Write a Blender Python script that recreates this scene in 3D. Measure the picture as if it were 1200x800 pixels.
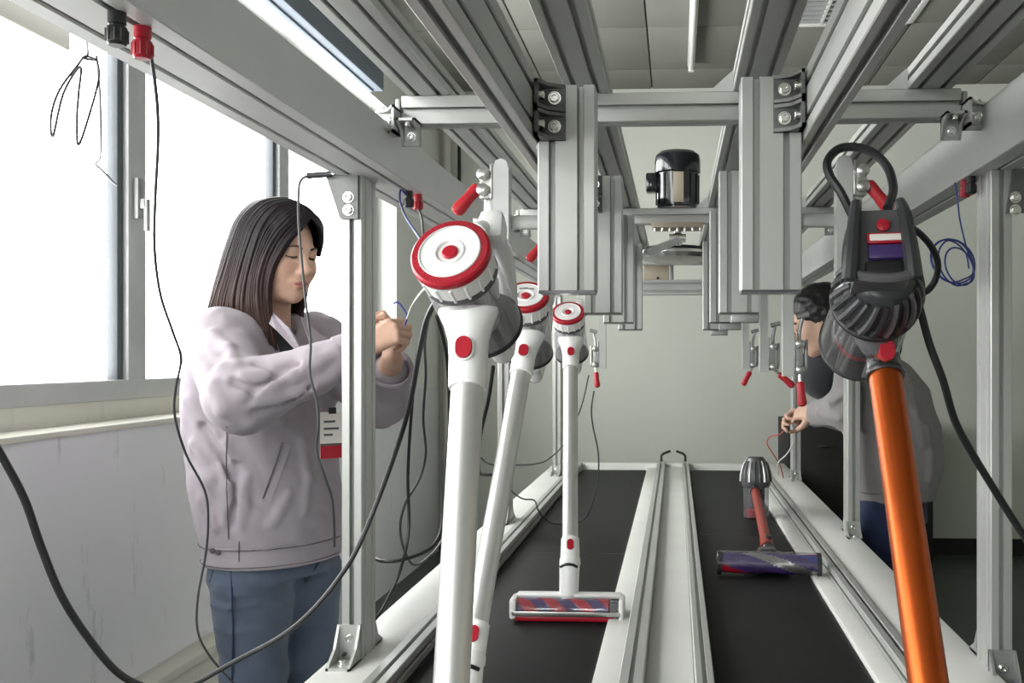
import bpy, bmesh, math, random
import numpy as np
from mathutils import Vector, Matrix, Quaternion
R = math.radians
for o in list(bpy.data.objects): bpy.data.objects.remove(o)
scene = bpy.context.scene
col = scene.collection
H = 1.2                       # lens height above the floor

# ------------------------------------------------------------------ camera, sky, exposure
YAW = R(3.0); F = 1150.0; VPX, VPY = 792.0, 418.0
CX = VPX - F * math.tan(YAW)
cam_d = bpy.data.cameras.new('camera'); cam = bpy.data.objects.new('camera', cam_d); col.objects.link(cam)
cam.location = (0, 0, H); cam.rotation_euler = (R(90), 0, YAW)
cam_d.sensor_width = 36.0; cam_d.lens = 36.0 * F / 1200.0
cam_d.shift_x = (600 - CX) / 1200.0; cam_d.shift_y = (VPY - 400) / 1200.0
cam_d.clip_start = 0.02; cam_d.clip_end = 200
scene.camera = cam

world = bpy.data.worlds.new('overcast_sky'); scene.world = world; world.use_nodes = True
bg = world.node_tree.nodes['Background']
bg.inputs['Color'].default_value = (1.0, 0.99, 0.97, 1); bg.inputs['Strength'].default_value = 11.5
vs = scene.view_settings
vs.view_transform = 'Standard'; vs.look = 'None'; vs.gamma = 1.0; vs.use_curve_mapping = False
vs.exposure = 0.10

def add_area(name, loc, rot, sx, sy, power, color, portal=False):
    l = bpy.data.lights.new(name, 'AREA'); l.shape = 'RECTANGLE'; l.size = sx; l.size_y = sy
    l.energy = power; l.color = color
    if portal: l.cycles.is_portal = True
    o = bpy.data.objects.new(name, l); col.objects.link(o); o.location = loc; o.rotation_euler = rot
    return o
# daylight enters by the long window band on the left wall
add_area('window_daylight_portal', (-1.66, 1.45, 1.81), (0, R(-90), 0), 1.42, 7.3, 1, (1, 1, 1), True)

add_area('rear_window_daylight_portal', (-0.75, -2.62, 1.75), (R(90), 0, 0), 0.6, 1.3, 1, (1, 1, 1), True)

# ------------------------------------------------------------------ pixel -> point helpers (points at their own real depth)
def ray(px, py):
    u = (px - CX) / F; v = (VPY - py) / F
    return (-math.sin(YAW) + u * math.cos(YAW), math.cos(YAW) + u * math.sin(YAW), v)
def P(px, py, Y):
    d = ray(px, py); s = Y / d[1]
    return Vector((d[0] * s, Y, d[2] * s + H))
def PXx(px, Y): return P(px, VPY, Y).x
def path(pts): return [P(*p) for p in pts]

# ------------------------------------------------------------------ materials
MATS = {}
def mat(name, color, rough=0.5, metal=0.0, var=0.06, vscale=14.0, bump=0.0, bscale=60.0, stretch=(1, 1, 1), spec=0.5,
        color2=None, trans=0.0, ior=1.45, coat=0.0, sheen=0.0):
    m = bpy.data.materials.new(name); m.use_nodes = True; MATS[name] = m
    nt = m.node_tree; N = nt.nodes; L = nt.links; b = N['Principled BSDF']
    b.inputs['Roughness'].default_value = rough; b.inputs['Metallic'].default_value = metal
    b.inputs['Specular IOR Level'].default_value = spec; b.inputs['IOR'].default_value = ior
    b.inputs['Transmission Weight'].default_value = trans; b.inputs['Coat Weight'].default_value = coat
    b.inputs['Sheen Weight'].default_value = sheen
    tc = N.new('ShaderNodeTexCoord'); mp = N.new('ShaderNodeMapping'); mp.inputs['Scale'].default_value = stretch
    L.new(tc.outputs['Object'], mp.inputs['Vector'])
    n = N.new('ShaderNodeTexNoise'); n.inputs['Scale'].default_value = vscale; n.inputs['Detail'].default_value = 5
    L.new(mp.outputs['Vector'], n.inputs['Vector'])
    r = N.new('ShaderNodeValToRGB'); r.color_ramp.elements[0].position = 0.3; r.color_ramp.elements[1].position = 0.7
    c2 = color2 or tuple(min(1, c * (1 + var)) for c in color); c1 = color if color2 else tuple(c * (1 - var) for c in color)
    r.color_ramp.elements[0].color = (*c1, 1); r.color_ramp.elements[1].color = (*c2, 1)
    L.new(n.outputs['Fac'], r.inputs['Fac']); L.new(r.outputs['Color'], b.inputs['Base Color'])
    if bump > 0:
        n2 = N.new('ShaderNodeTexNoise'); n2.inputs['Scale'].default_value = bscale; n2.inputs['Detail'].default_value = 4
        L.new(mp.outputs['Vector'], n2.inputs['Vector'])
        bp = N.new('ShaderNodeBump'); bp.inputs['Strength'].default_value = bump; bp.inputs['Distance'].default_value = 0.004
        L.new(n2.outputs['Fac'], bp.inputs['Height']); L.new(bp.outputs['Normal'], b.inputs['Normal'])
    return m
def clear_mat(name, tint, opacity=0.15, gloss=0.1, rough=0.05, body=(0.6, 0.6, 0.62)):
    """thin clear plastic or glass: mostly see-through with a weak reflection and a trace of haze"""
    m = bpy.data.materials.new(name); m.use_nodes = True; MATS[name] = m
    nt = m.node_tree; N = nt.nodes; L = nt.links; N.remove(N['Principled BSDF'])
    t = N.new('ShaderNodeBsdfTransparent'); t.inputs[0].default_value = (*tint, 1)
    d = N.new('ShaderNodeBsdfDiffuse'); nz = N.new('ShaderNodeTexNoise'); nz.inputs['Scale'].default_value = 30
    rp = N.new('ShaderNodeValToRGB'); rp.color_ramp.elements[0].color = (*[c * 0.85 for c in body], 1); rp.color_ramp.elements[1].color = (*body, 1)
    L.new(nz.outputs['Fac'], rp.inputs['Fac']); L.new(rp.outputs['Color'], d.inputs[0])
    g = N.new('ShaderNodeBsdfGlossy'); g.inputs['Roughness'].default_value = rough
    lw = N.new('ShaderNodeLayerWeight'); lw.inputs['Blend'].default_value = 0.5
    pw = N.new('ShaderNodeMath'); pw.operation = 'POWER'; pw.inputs[1].default_value = 4.0; L.new(lw.outputs['Facing'], pw.inputs[0])
    ma = N.new('ShaderNodeMath'); ma.operation = 'MULTIPLY_ADD'; ma.inputs[1].default_value = 0.6; ma.inputs[2].default_value = 0.02 + gloss * 0.25; L.new(pw.outputs[0], ma.inputs[0])
    m1 = N.new('ShaderNodeMixShader'); m1.inputs[0].default_value = opacity; L.new(t.outputs[0], m1.inputs[1]); L.new(d.outputs[0], m1.inputs[2])
    m2 = N.new('ShaderNodeMixShader'); L.new(ma.outputs[0], m2.inputs[0]); L.new(m1.outputs[0], m2.inputs[1]); L.new(g.outputs[0], m2.inputs[2])
    L.new(m2.outputs[0], N['Material Output'].inputs['Surface'])
    return m

def wall_mat(name, color, stain=None, amount=0.3):
    m = mat(name, color, rough=0.75, var=0.035, vscale=1.6, bump=0.12, bscale=220, spec=0.25)
    if stain:
        nt = m.node_tree; N = nt.nodes; L = nt.links; b = N['Principled BSDF']
        base = b.inputs['Base Color'].links[0].from_socket
        tc = N.new('ShaderNodeTexCoord'); mp = N.new('ShaderNodeMapping'); mp.inputs['Scale'].default_value = (9, 9, 2.2)
        L.new(tc.outputs['Object'], mp.inputs['Vector'])
        n = N.new('ShaderNodeTexNoise'); n.inputs['Scale'].default_value = 1.3; n.inputs['Detail'].default_value = 9; n.inputs['Roughness'].default_value = 0.72
        L.new(mp.outputs['Vector'], n.inputs['Vector'])
        r = N.new('ShaderNodeValToRGB'); r.color_ramp.elements[0].position = 0.60; r.color_ramp.elements[0].color = (0, 0, 0, 1)
        r.color_ramp.elements[1].position = 0.78; r.color_ramp.elements[1].color = (amount, amount, amount, 1)
        L.new(n.outputs['Fac'], r.inputs['Fac'])
        mx = N.new('ShaderNodeMixRGB'); mx.inputs[2].default_value = (*stain, 1)
        L.new(r.outputs['Color'], mx.inputs[0]); L.new(base, mx.inputs[1]); L.new(mx.outputs[0], b.inputs['Base Color'])
    return m

M_wall_left = wall_mat('grey_painted_plaster', (0.74, 0.74, 0.77), (0.20, 0.20, 0.17), 0.85)
M_wall = wall_mat('pale_green_grey_plaster', (0.56, 0.575, 0.52))
M_wall_pale = wall_mat('pale_white_plaster', (0.78, 0.79, 0.76))
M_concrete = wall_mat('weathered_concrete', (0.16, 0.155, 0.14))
M_cream = wall_mat('cream_painted_sill', (0.66, 0.645, 0.58), (0.35, 0.33, 0.27), 0.4)
M_floor = mat('dark_green_grey_floor_paint', (0.07, 0.08, 0.072), rough=0.45, var=0.18, vscale=3.0, bump=0.05)
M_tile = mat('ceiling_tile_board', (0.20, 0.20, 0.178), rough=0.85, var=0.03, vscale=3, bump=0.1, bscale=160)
M_joint = mat('ceiling_joint_shadow_gap', (0.10, 0.10, 0.09), rough=0.9)
M_black_base = mat('black_painted_skirting', (0.012, 0.012, 0.012), rough=0.6)
M_winframe = mat('window_aluminium', (0.50, 0.51, 0.51), rough=0.5, metal=0.35, var=0.04)
M_seal = mat('dark_window_seal', (0.09, 0.10, 0.11), rough=0.6)
M_blue = mat('blue_grey_blind_box', (0.16, 0.19, 0.235), rough=0.6, var=0.05)
M_glass = clear_mat('window_pane_glass', (0.99, 1.0, 1.0), 0.0, 0.0, 0.02)
M_alu = mat('anodised_aluminium', (0.49, 0.495, 0.48), rough=0.44, metal=0.6, var=0.03, vscale=7, stretch=(1, 1, 1), bump=0.015, bscale=300)
M_beam = mat('satin_aluminium_beam', (0.54, 0.545, 0.535), rough=0.5, metal=0.35, var=0.03, vscale=7, bump=0.015, bscale=300)
M_alu_dull = mat('cast_aluminium_bracket', (0.34, 0.345, 0.345), rough=0.48, metal=0.6, var=0.08, vscale=40, bump=0.1, bscale=200)
M_dark_bracket = mat('dark_grey_bracket', (0.15, 0.152, 0.15), rough=0.5, metal=0.5, var=0.1, vscale=40)
M_alu_light = mat('pale_anodised_plate', (0.50, 0.51, 0.50), rough=0.42, metal=0.35, var=0.03)
M_white_steel = mat('white_powder_coated_steel', (0.68, 0.685, 0.66), rough=0.42, var=0.035, vscale=5, bump=0.03, bscale=250)
M_steel = mat('zinc_steel', (0.52, 0.52, 0.50), rough=0.28, metal=0.9, var=0.08, vscale=60)
M_chrome = mat('bright_steel_screw', (0.72, 0.72, 0.70), rough=0.2, metal=0.95)
M_belt = mat('black_rubber_belt', (0.009, 0.009, 0.0098), rough=0.6, spec=0.22, var=0.35, vscale=5, bump=0.08, bscale=500)
M_red = mat('red_vinyl_grip', (0.42, 0.012, 0.022), rough=0.42, var=0.12, vscale=30, bump=0.05)
M_redpl = mat('glossy_red_plastic', (0.36, 0.008, 0.022), rough=0.3, var=0.08, vscale=30)
M_black = mat('black_plastic', (0.013, 0.013, 0.014), rough=0.35)
M_motor = mat('black_enamel_motor', (0.006, 0.007, 0.012), rough=0.14, coat=0.5)
M_cable = mat('black_cable_rubber', (0.012, 0.012, 0.014), rough=0.42)
M_cable_grey = mat('dark_grey_wire', (0.05, 0.05, 0.055), rough=0.45)
M_bluewire = mat('blue_wire', (0.03, 0.045, 0.22), rough=0.4)
M_redwire = mat('red_wire', (0.45, 0.08, 0.06), rough=0.45)
M_whitewire = mat('pale_wire', (0.62, 0.62, 0.58), rough=0.4)
M_white = mat('gloss_white_plastic', (0.80, 0.80, 0.795), rough=0.24, var=0.015, vscale=8)
M_silver = mat('satin_silver_tube', (0.70, 0.70, 0.69), rough=0.36, metal=0.8, var=0.02)
M_clear = clear_mat('clear_dust_cup', (0.95, 0.95, 0.96), 0.22, 0.2, 0.08, (0.74, 0.72, 0.75))
M_smoke = clear_mat('smoky_dust_cup', (0.80, 0.80, 0.82), 0.20, 0.25, 0.06, (0.34, 0.34, 0.35))
M_brushcover = clear_mat('clear_brush_cover', (0.97, 0.97, 0.98), 0.03, 0.05, 0.06, (0.7, 0.7, 0.72))
M_grey_in = mat('grey_cyclone_core', (0.36, 0.35, 0.38), rough=0.5, var=0.2, vscale=20)
M_dark_grey = mat('graphite_plastic', (0.032, 0.033, 0.036), rough=0.26, var=0.1, vscale=20)
M_mid_grey = mat('iron_grey_plastic', (0.090, 0.090, 0.096), rough=0.24, var=0.1, vscale=20)
M_orange = mat('copper_orange_anodised_tube', (0.41, 0.078, 0.012), rough=0.34, metal=0.75, var=0.04)
M_redtube = mat('red_anodised_tube', (0.34, 0.04, 0.028), rough=0.34, metal=0.45, var=0.05)
M_purple = mat('purple_plastic', (0.05, 0.028, 0.12), rough=0.3)
M_paper = mat('white_sticker', (0.72, 0.68, 0.66), rough=0.6, var=0.03)
M_beige = mat('beige_board', (0.46, 0.40, 0.31), rough=0.6)

# ------------------------------------------------------------------ mesh builder
class MB:
    def __init__(s): s.v = []; s.f = []; s.m = []; s.mi = 0; s.sharp = None
    def add(s, vs, fs):
        b = len(s.v); s.v += [tuple(x) for x in vs]; s.f += [tuple(i + b for i in f) for f in fs]; s.m += [s.mi] * len(fs); return s
    def box(s, a, b):
        x0, y0, z0 = [min(p, q) for p, q in zip(a, b)]; x1, y1, z1 = [max(p, q) for p, q in zip(a, b)]
        return s.add([(x0, y0, z0), (x1, y0, z0), (x1, y1, z0), (x0, y1, z0), (x0, y0, z1), (x1, y0, z1), (x1, y1, z1), (x0, y1, z1)],
                     [(0, 3, 2, 1), (4, 5, 6, 7), (0, 1, 5, 4), (1, 2, 6, 5), (2, 3, 7, 6), (3, 0, 4, 7)])
    def bevbox(s, a, b, r=0.003):
        """box with chamfered edges"""
        lo = [min(p, q) for p, q in zip(a, b)]; hi = [max(p, q) for p, q in zip(a, b)]
        bm = bmesh.new(); bmesh.ops.create_cube(bm, size=1)
        for v in bm.verts: v.co = Vector([(lo[i] + hi[i]) / 2 + v.co[i] * (hi[i] - lo[i]) for i in range(3)])
        bmesh.ops.bevel(bm, geom=bm.edges[:], offset=min(r, 0.45 * min(hi[i] - lo[i] for i in range(3))), segments=2, affect='EDGES', profile=0.5)
        bm.verts.index_update(); s.add([v.co[:] for v in bm.verts], [[v.index for v in f.verts] for f in bm.faces]); bm.free(); return s
    def prism(s, poly, M, z0, z1):
        """closed polygon (x,y) CCW, extruded along local z, placed by matrix M"""
        n = len(poly)
        vs = [M @ Vector((x, y, z0)) for x, y in poly] + [M @ Vector((x, y, z1)) for x, y in poly]
        fs = [tuple(range(n - 1, -1, -1)), tuple(range(n, 2 * n))] + [(i, (i + 1) % n, n + (i + 1) % n, n + i) for i in range(n)]
        return s.add(vs, fs)
    def loft(s, rings, cap0=True, cap1=True):
        n = len(rings[0]); base = []
        for r in rings: base += [tuple(p) for p in r]
        fs = []
        for k in range(len(rings) - 1):
            for i in range(n):
                j = (i + 1) % n; fs.append((k * n + i, k * n + j, (k + 1) * n + j, (k + 1) * n + i))
        if cap0: fs.append(tuple(range(n - 1, -1, -1)))
        if cap1: fs.append(tuple(range((len(rings) - 1) * n, len(rings) * n)))
        return s.add(base, fs)
    def cyl(s, p0, p1, r0, r1=None, n=16, cap=True):
        r1 = r0 if r1 is None else r1
        return s.lathe(p0, Vector(p1) - Vector(p0), [(r0, 0), (r1, (Vector(p1) - Vector(p0)).length)], n, cap)
    def lathe(s, o, axis, prof, n=32, cap=True, fx=None):
        """prof: (radius, distance along axis)"""
        o = Vector(o); a = Vector(axis).normalized(); x = a.orthogonal().normalized() if fx is None else Vector(fx).normalized(); y = a.cross(x)
        rings = [[o + a * t + x * (r * math.cos(2 * math.pi * i / n)) + y * (r * math.sin(2 * math.pi * i / n)) for i in range(n)] for r, t in prof]
        return s.loft(rings, cap, cap)
    def tube(s, pts, r, n=8, smooth=True, rr=None):
        pts = [Vector(p) for p in pts]
        if smooth: pts = spline(pts)
        rings = []; t0 = (pts[1] - pts[0]).normalized(); x = t0.orthogonal().normalized()
        for i, p in enumerate(pts):
            t = (pts[min(i + 1, len(pts) - 1)] - pts[max(i - 1, 0)]).normalized()
            x = (x - t * x.dot(t)); x = x.normalized() if x.length > 1e-6 else t.orthogonal().normalized(); y = t.cross(x)
            rad = r if rr is None else rr(i / (len(pts) - 1))
            rings.append([p + x * (rad * math.cos(2 * math.pi * k / n)) + y * (rad * math.sin(2 * math.pi * k / n)) for k in range(n)])
        return s.loft(rings)
    def ball(s, c, r, n=12, m=8, scale=(1, 1, 1)):
        c = Vector(c); prof = []
        rings = []
        for j in range(1, m):
            th = math.pi * j / m
            rings.append([c + Vector((r * scale[0] * math.sin(th) * math.cos(2 * math.pi * i / n), r * scale[1] * math.sin(th) * math.sin(2 * math.pi * i / n), -r * scale[2] * math.cos(th))) for i in range(n)])
        return s.loft(rings)
    def xf(s, M, start=0):
        for i in range(start, len(s.v)): s.v[i] = tuple(M @ Vector(s.v[i]))
        return s
    def build(s, name, mats, parent=None, smooth=True, angle=35, inv=None):
        me = bpy.data.meshes.new(name); vv = s.v
        if inv is not None: vv = [tuple(inv @ Vector(p)) for p in vv]
        me.from_pydata(vv, [], s.f); ml = mats if isinstance(mats, (list, tuple)) else [mats]
        for m in ml: me.materials.append(m)
        if len(ml) > 1: me.polygons.foreach_set('material_index', s.m)
        bm = bmesh.new(); bm.from_mesh(me); bmesh.ops.recalc_face_normals(bm, faces=bm.faces[:]); bm.to_mesh(me); bm.free()
        if smooth:
            me.polygons.foreach_set('use_smooth', [True] * len(me.polygons)); me.set_sharp_from_angle(angle=R(angle))
        o = bpy.data.objects.new(name, me); col.objects.link(o)
        if parent is not None: o.parent = parent
        return o
def spline(pts, k=6):
    out = []; n = len(pts)
    for i in range(n - 1):
        p0, p1, p2, p3 = pts[max(i - 1, 0)], pts[i], pts[i + 1], pts[min(i + 2, n - 1)]
        for j in range(k):
            t = j / k
            out.append(0.5 * ((2 * p1) + (p2 - p0) * t + (2 * p0 - 5 * p1 + 4 * p2 - p3) * t * t + (3 * p1 - p0 - 3 * p2 + p3) * t ** 3))
    out.append(pts[-1]); return out
def frame(o, zaxis, xhint=(1, 0, 0)):
    z = Vector(zaxis).normalized(); x = Vector(xhint); x = (x - z * x.dot(z)).normalized(); y = z.cross(x)
    M = Matrix((x, y, z)).transposed().to_4x4(); M.translation = Vector(o); return M
def thing(name, label, cat, loc=(0, 0, 0), group=None, M=None):
    o = bpy.data.objects.new(name, None); col.objects.link(o); o.empty_display_size = 0.05
    o['label'] = label; o['category'] = cat
    if group: o['group'] = group
    if M is not None: o.matrix_world = M
    else: o.location = loc
    return o
def tag(o, label, cat, group=None):
    o['label'] = label; o['category'] = cat
    if group: o['group'] = group
    return o
def struct(o): o['kind'] = 'structure'; return o
def off(t):
    """matrix that takes world points to the local space of an unrotated thing"""
    return Matrix.Translation(-Vector(t.location))
def copy_tree(o, parent=None):
    c = o.copy(); col.objects.link(c); c.parent = parent
    for ch in list(o.children): copy_tree(ch, c)
    return c

def slot_poly(w, h, nw, nh, ow=0.0080, dep=0.0128, c=0.0015):
    """aluminium profile section: w x h, nw slots on top and bottom, nh slots on each side"""
    def side(L, n):
        cs = [] if n == 0 else ([0] if n == 1 else [(-L / 2 + L * (2 * i + 1) / (2 * n)) for i in range(n)])
        pts = [(-L / 2 + c, 0)]
        for s in cs: pts += [(s - ow / 2 - 0.001, 0), (s - ow / 2, -0.003), (s - 0.0065, -0.003), (s - 0.0065, -dep), (s + 0.0065, -dep), (s + 0.0065, -0.003), (s + ow / 2, -0.003), (s + ow / 2 + 0.001, 0)]
        return pts + [(L / 2 - c, 0)]
    out = []
    for k, (L, n, d) in enumerate(((w, nw, h / 2), (h, nh, w / 2), (w, nw, h / 2), (h, nh, w / 2))):
        a = -k * math.pi / 2
        for t, e in side(L, n):
            x, y = t, d + e
            out.append((x * math.cos(a) - y * math.sin(a), x * math.sin(a) + y * math.cos(a)))
    return out[::-1]
def extrusion(name, w, h, nw, nh, p0, p1, parent, xhint=(1, 0, 0), m=None, cap=True):
    p0, p1 = Vector(p0), Vector(p1); b = MB(); b.prism(slot_poly(w, h, nw, nh), frame(p0, p1 - p0, xhint), 0, (p1 - p0).length)
    return b.build(name, m or M_alu, parent, smooth=False, inv=off(parent) if parent else None)
# ================================================================== the room
XL, YB, ZC, XR, YF = -1.47, 6.05, 2.85, 3.3, -2.6
def sbox(name, a, b, m, parent=None, rb=0.0):
    mb = MB(); (mb.bevbox(a, b, rb) if rb else mb.box(a, b)); o = mb.build(name, m, parent, smooth=bool(rb))
    if parent is None: struct(o)
    return o
sbox('floor', (XL - 0.25, YF - 0.2, -0.1), (XR + 0.2, YB + 0.2, 0.0), M_floor)
sbox('wall_back', (XL - 0.25, YB, 0), (XR + 0.2, YB + 0.2, ZC + 0.1), M_wall)
sbox('wall_right', (XR, YF, 0), (XR + 0.2, YB, ZC + 0.1), M_wall)
# rear wall (behind the lens) with its own window
wr = MB(); wr.box((XL - 0.25, YF - 0.2, 0), (XR + 0.2, YF, 1.1)); wr.box((XL - 0.25, YF - 0.2, 2.4), (XR + 0.2, YF, ZC + 0.1))
wr.box((XL - 0.25, YF - 0.2, 1.1), (-1.05, YF, 2.4)); wr.box((-0.45, YF - 0.2, 1.1), (XR + 0.2, YF, 2.4))
struct(wr.build('wall_rear', M_wall, smooth=False))
# left wall with a long window band
WY0, WY1, WZ0, WZ1 = -2.2, 5.10, 1.02, 2.47
sbox('wall_left', (XL - 0.22, YF, 0), (XL, YB, WZ0), M_wall_left)
wl = MB(); wl.box((XL - 0.22, YF, WZ1), (XL, YB, ZC + 0.1)); wl.box((XL - 0.22, YF, WZ0), (XL, WY0, WZ1)); wl.box((XL - 0.22, WY1, WZ0), (XL, YB, WZ1))
struct(wl.build('wall_left_upper', M_wall_pale, smooth=False))
sbox('baseboard_back', (XL, YB - 0.015, 0), (XR, YB, 0.10), M_black_base)
sl = MB(); sl.bevbox((XL - 0.21, WY0, WZ0 - 0.012), (XL + 0.012, WY1, WZ0 + 0.004), 0.004); sl.bevbox((XL - 0.19, WY0, WZ0), (XL - 0.105, WY1, WZ0 + 0.062), 0.006)
struct(sl.build('window_sill', M_cream))
# low tiled ledge along the foot of the left wall
lg = struct(MB().box((XL, YF, 0), (XL + 0.055, 3.35, 0.30)).build('trim_1', M_wall_left, smooth=False))
MB().bevbox((XL, YF, 0.30), (XL + 0.075, 3.36, 0.328), 0.004).build('ledge_cap', M_cream, lg)
for i in range(9):
    MB().bevbox((XL + 0.05, 0.25 + i * 0.34, 0.012), (XL + 0.063, 0.25 + i * 0.34 + 0.332, 0.296), 0.003).build('tile', M_cream, lg)

# window band: frame, stiles, panes
win = bpy.data.objects.new('window_1', None); col.objects.link(win); struct(win)
GX = XL - 0.13
def wpart(name, a, b, m, r=0.004): return MB().bevbox(a, b, r).build(name, m, win)
wpart('bottom_rail', (GX - 0.035, WY0, WZ0 + 0.058), (GX + 0.03, WY1, WZ0 + 0.115), M_winframe)
wpart('top_rail', (GX - 0.035, WY0, WZ1 - 0.06), (GX + 0.03, WY1, WZ1), M_winframe)
my = [WY0 + 0.03, -1.55, -0.45, 0.63, 1.71, 2.79, 3.87, WY1 - 0.03]
for i, y in enumerate(my):
    wpart('stile', (GX - 0.03, y - 0.045, WZ0 + 0.11), (GX + 0.028, y + 0.05, WZ1 - 0.055), M_winframe, 0.005)
    wpart('seal_strip', (GX - 0.02, y - 0.075, WZ0 + 0.112), (GX + 0.012, y - 0.046, WZ1 - 0.058), M_seal, 0.003)
for y0, y1 in zip(my[:-1], my[1:]):
    MB().box((GX - 0.006, y0 + 0.04, WZ0 + 0.1), (GX, y1 - 0.06, WZ1 - 0.05)).build('pane', M_glass, win, smooth=False)
la = MB(); la.bevbox((GX + 0.028, 2.765, 1.60), (GX + 0.045, 2.80, 1.72), 0.004); la.bevbox((GX + 0.04, 2.772, 1.63), (GX + 0.065, 2.792, 1.66), 0.004); la.bevbox((GX + 0.055, 2.772, 1.565), (GX + 0.068, 2.792, 1.66), 0.004)
la.build('latch', M_alu_dull, win)
w2 = bpy.data.objects.new('window_2', None); col.objects.link(w2); struct(w2)
for a, b in (((-1.05, YF - 0.14, 1.1), (-0.45, YF - 0.08, 1.16)), ((-1.05, YF - 0.14, 2.34), (-0.45, YF - 0.08, 2.4))):
    MB().bevbox(a, b, 0.004).build('frame_bar', M_winframe, w2)
MB().box((-1.05, YF - 0.112, 1.16), (-0.45, YF - 0.106, 2.34)).build('pane', M_glass, w2, smooth=False)
# blue-grey blind box over the window
bb = thing('blind_box', 'long blue-grey blind box running above the windows', 'blind box', (XL, 1.5, 2.5))
MB().bevbox((XL + 0.001, -2.1, 2.467), (XL + 0.078, 4.62, 2.565), 0.006).build('case', M_blue, bb, inv=off(bb))
MB().bevbox((XL + 0.012, -2.1, 2.458), (XL + 0.035, 4.60, 2.467), 0.003).build('slot_rail', M_blue, bb, inv=off(bb))

# canopy slab outside the window (its underside shows at the upper left)
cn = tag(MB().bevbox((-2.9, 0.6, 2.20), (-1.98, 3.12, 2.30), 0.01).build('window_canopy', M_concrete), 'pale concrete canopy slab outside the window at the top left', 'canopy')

# ceiling: backing + boards with recessed joints
ce = struct(MB().box((XL - 0.25, YF - 0.2, ZC + 0.012), (XR + 0.2, YB + 0.2, ZC + 0.12)).build('ceiling', M_joint, smooth=False))
TX, TY = 0.655, 0.73
xs = [-0.145 + TX * i for i in range(-2, 6)]; xs = [XL] + [x for x in xs if x > XL + 0.05] + [XR]
ys = [5.65 - TY * i for i in range(0, 11)]; ys = [YB] + ys + [YF]
tm = {}
for i in range(len(xs) - 1):
    for j in range(len(ys) - 1):
        x0, x1, y1, y0 = xs[i], xs[i + 1], ys[j], ys[j + 1]
        if abs((x0 + x1) / 2 - 0.84) < 0.1 and abs((y0 + y1) / 2 - 4.555) < 0.1: continue      # louvre light sits here
        w, d = round(x1 - x0, 4), round(y1 - y0, 4)
        if (w, d) not in tm:
            o = MB().bevbox((-w / 2 + 0.004, -d / 2 + 0.004, 0), (w / 2 - 0.004, d / 2 - 0.004, 0.014), 0.003).build('board', M_tile, ce); tm[(w, d)] = o
        else:
            o = tm[(w, d)].copy(); col.objects.link(o)
        o.location = ((x0 + x1) / 2, (y0 + y1) / 2, ZC)
# louvre light (unlit) recessed into the ceiling
lx0, lx1, ly0, ly1 = -0.145 + TX, -0.145 + 2 * TX, 5.65 - 2 * TY, 5.65 - TY
lo = thing('louvre_light', 'square recessed ceiling light with slatted louvre, switched off', 'ceiling light', ((lx0 + lx1) / 2, (ly0 + ly1) / 2, ZC))
fm = MB()
for a, b in (((lx0, ly0), (lx1, ly0 + 0.03)), ((lx0, ly1 - 0.03), (lx1, ly1)), ((lx0, ly0), (lx0 + 0.03, ly1)), ((lx1 - 0.03, ly0), (lx1, ly1))):
    fm.bevbox((*a, ZC - 0.012), (*b, ZC + 0.012), 0.003)
fm.build('frame', M_white_steel, lo, inv=off(lo))
MB().box((lx0 + 0.02, ly0 + 0.02, ZC + 0.006), (lx1 - 0.02, ly1 - 0.02, ZC + 0.0115)).build('dark_interior', M_seal, lo, inv=off(lo), smooth=False)
for i in range(11):
    y = ly0 + 0.06 + i * 0.061
    MB().box((lx0 + 0.03, y, ZC - 0.01), (lx1 - 0.03, y + 0.012, ZC + 0.006)).build('louvre_blade', M_winframe, lo, inv=off(lo), smooth=False)
for i in range(2):
    x = lx0 + 0.2 + i * 0.24
    MB().box((x, ly0 + 0.03, ZC - 0.011), (x + 0.012, ly1 - 0.03, ZC + 0.0062)).build('divider', M_white_steel, lo, inv=off(lo), smooth=False)
# tube batten lamp (unlit)
bt = thing('batten_lamp', 'slim unlit fluorescent batten fixed to the ceiling above the motor', 'ceiling light', (0.085, 5.0, ZC))
MB().bevbox((0.065, 4.25, ZC - 0.03), (0.105, 5.50, ZC), 0.004).build('housing', M_white_steel, bt, inv=off(bt))
MB().cyl((0.085, 4.29, ZC - 0.047), (0.085, 5.46, ZC - 0.047), 0.0135, n=14).build('tube', M_white, bt, inv=off(bt))
for y in (4.275, 5.475): MB().bevbox((0.069, y - 0.015, ZC - 0.064), (0.101, y + 0.015, ZC - 0.028), 0.003).build('lamp_holder', M_white_steel, bt, inv=off(bt))
# corner pipe, and a dark tube added to stand for the back wall's seam
tag(MB().cyl((XL + 0.055, YB - 0.03, 0), (XL + 0.055, YB - 0.03, ZC), 0.024, n=14).build('conduit_pipe', M_cream), 'cream vertical pipe in the far corner beyond the windows', 'pipe')
tag(MB().tube([(PXx(538, 6.04), 6.04, 2.85), (PXx(538, 6.04), 6.042, 1.9), (PXx(539, 6.04), 6.04, 1.3)], 0.010, smooth=False).build('wall_seam', M_cable), 'dark upright line standing for a seam in the back wall near the corner', 'cable')
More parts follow.
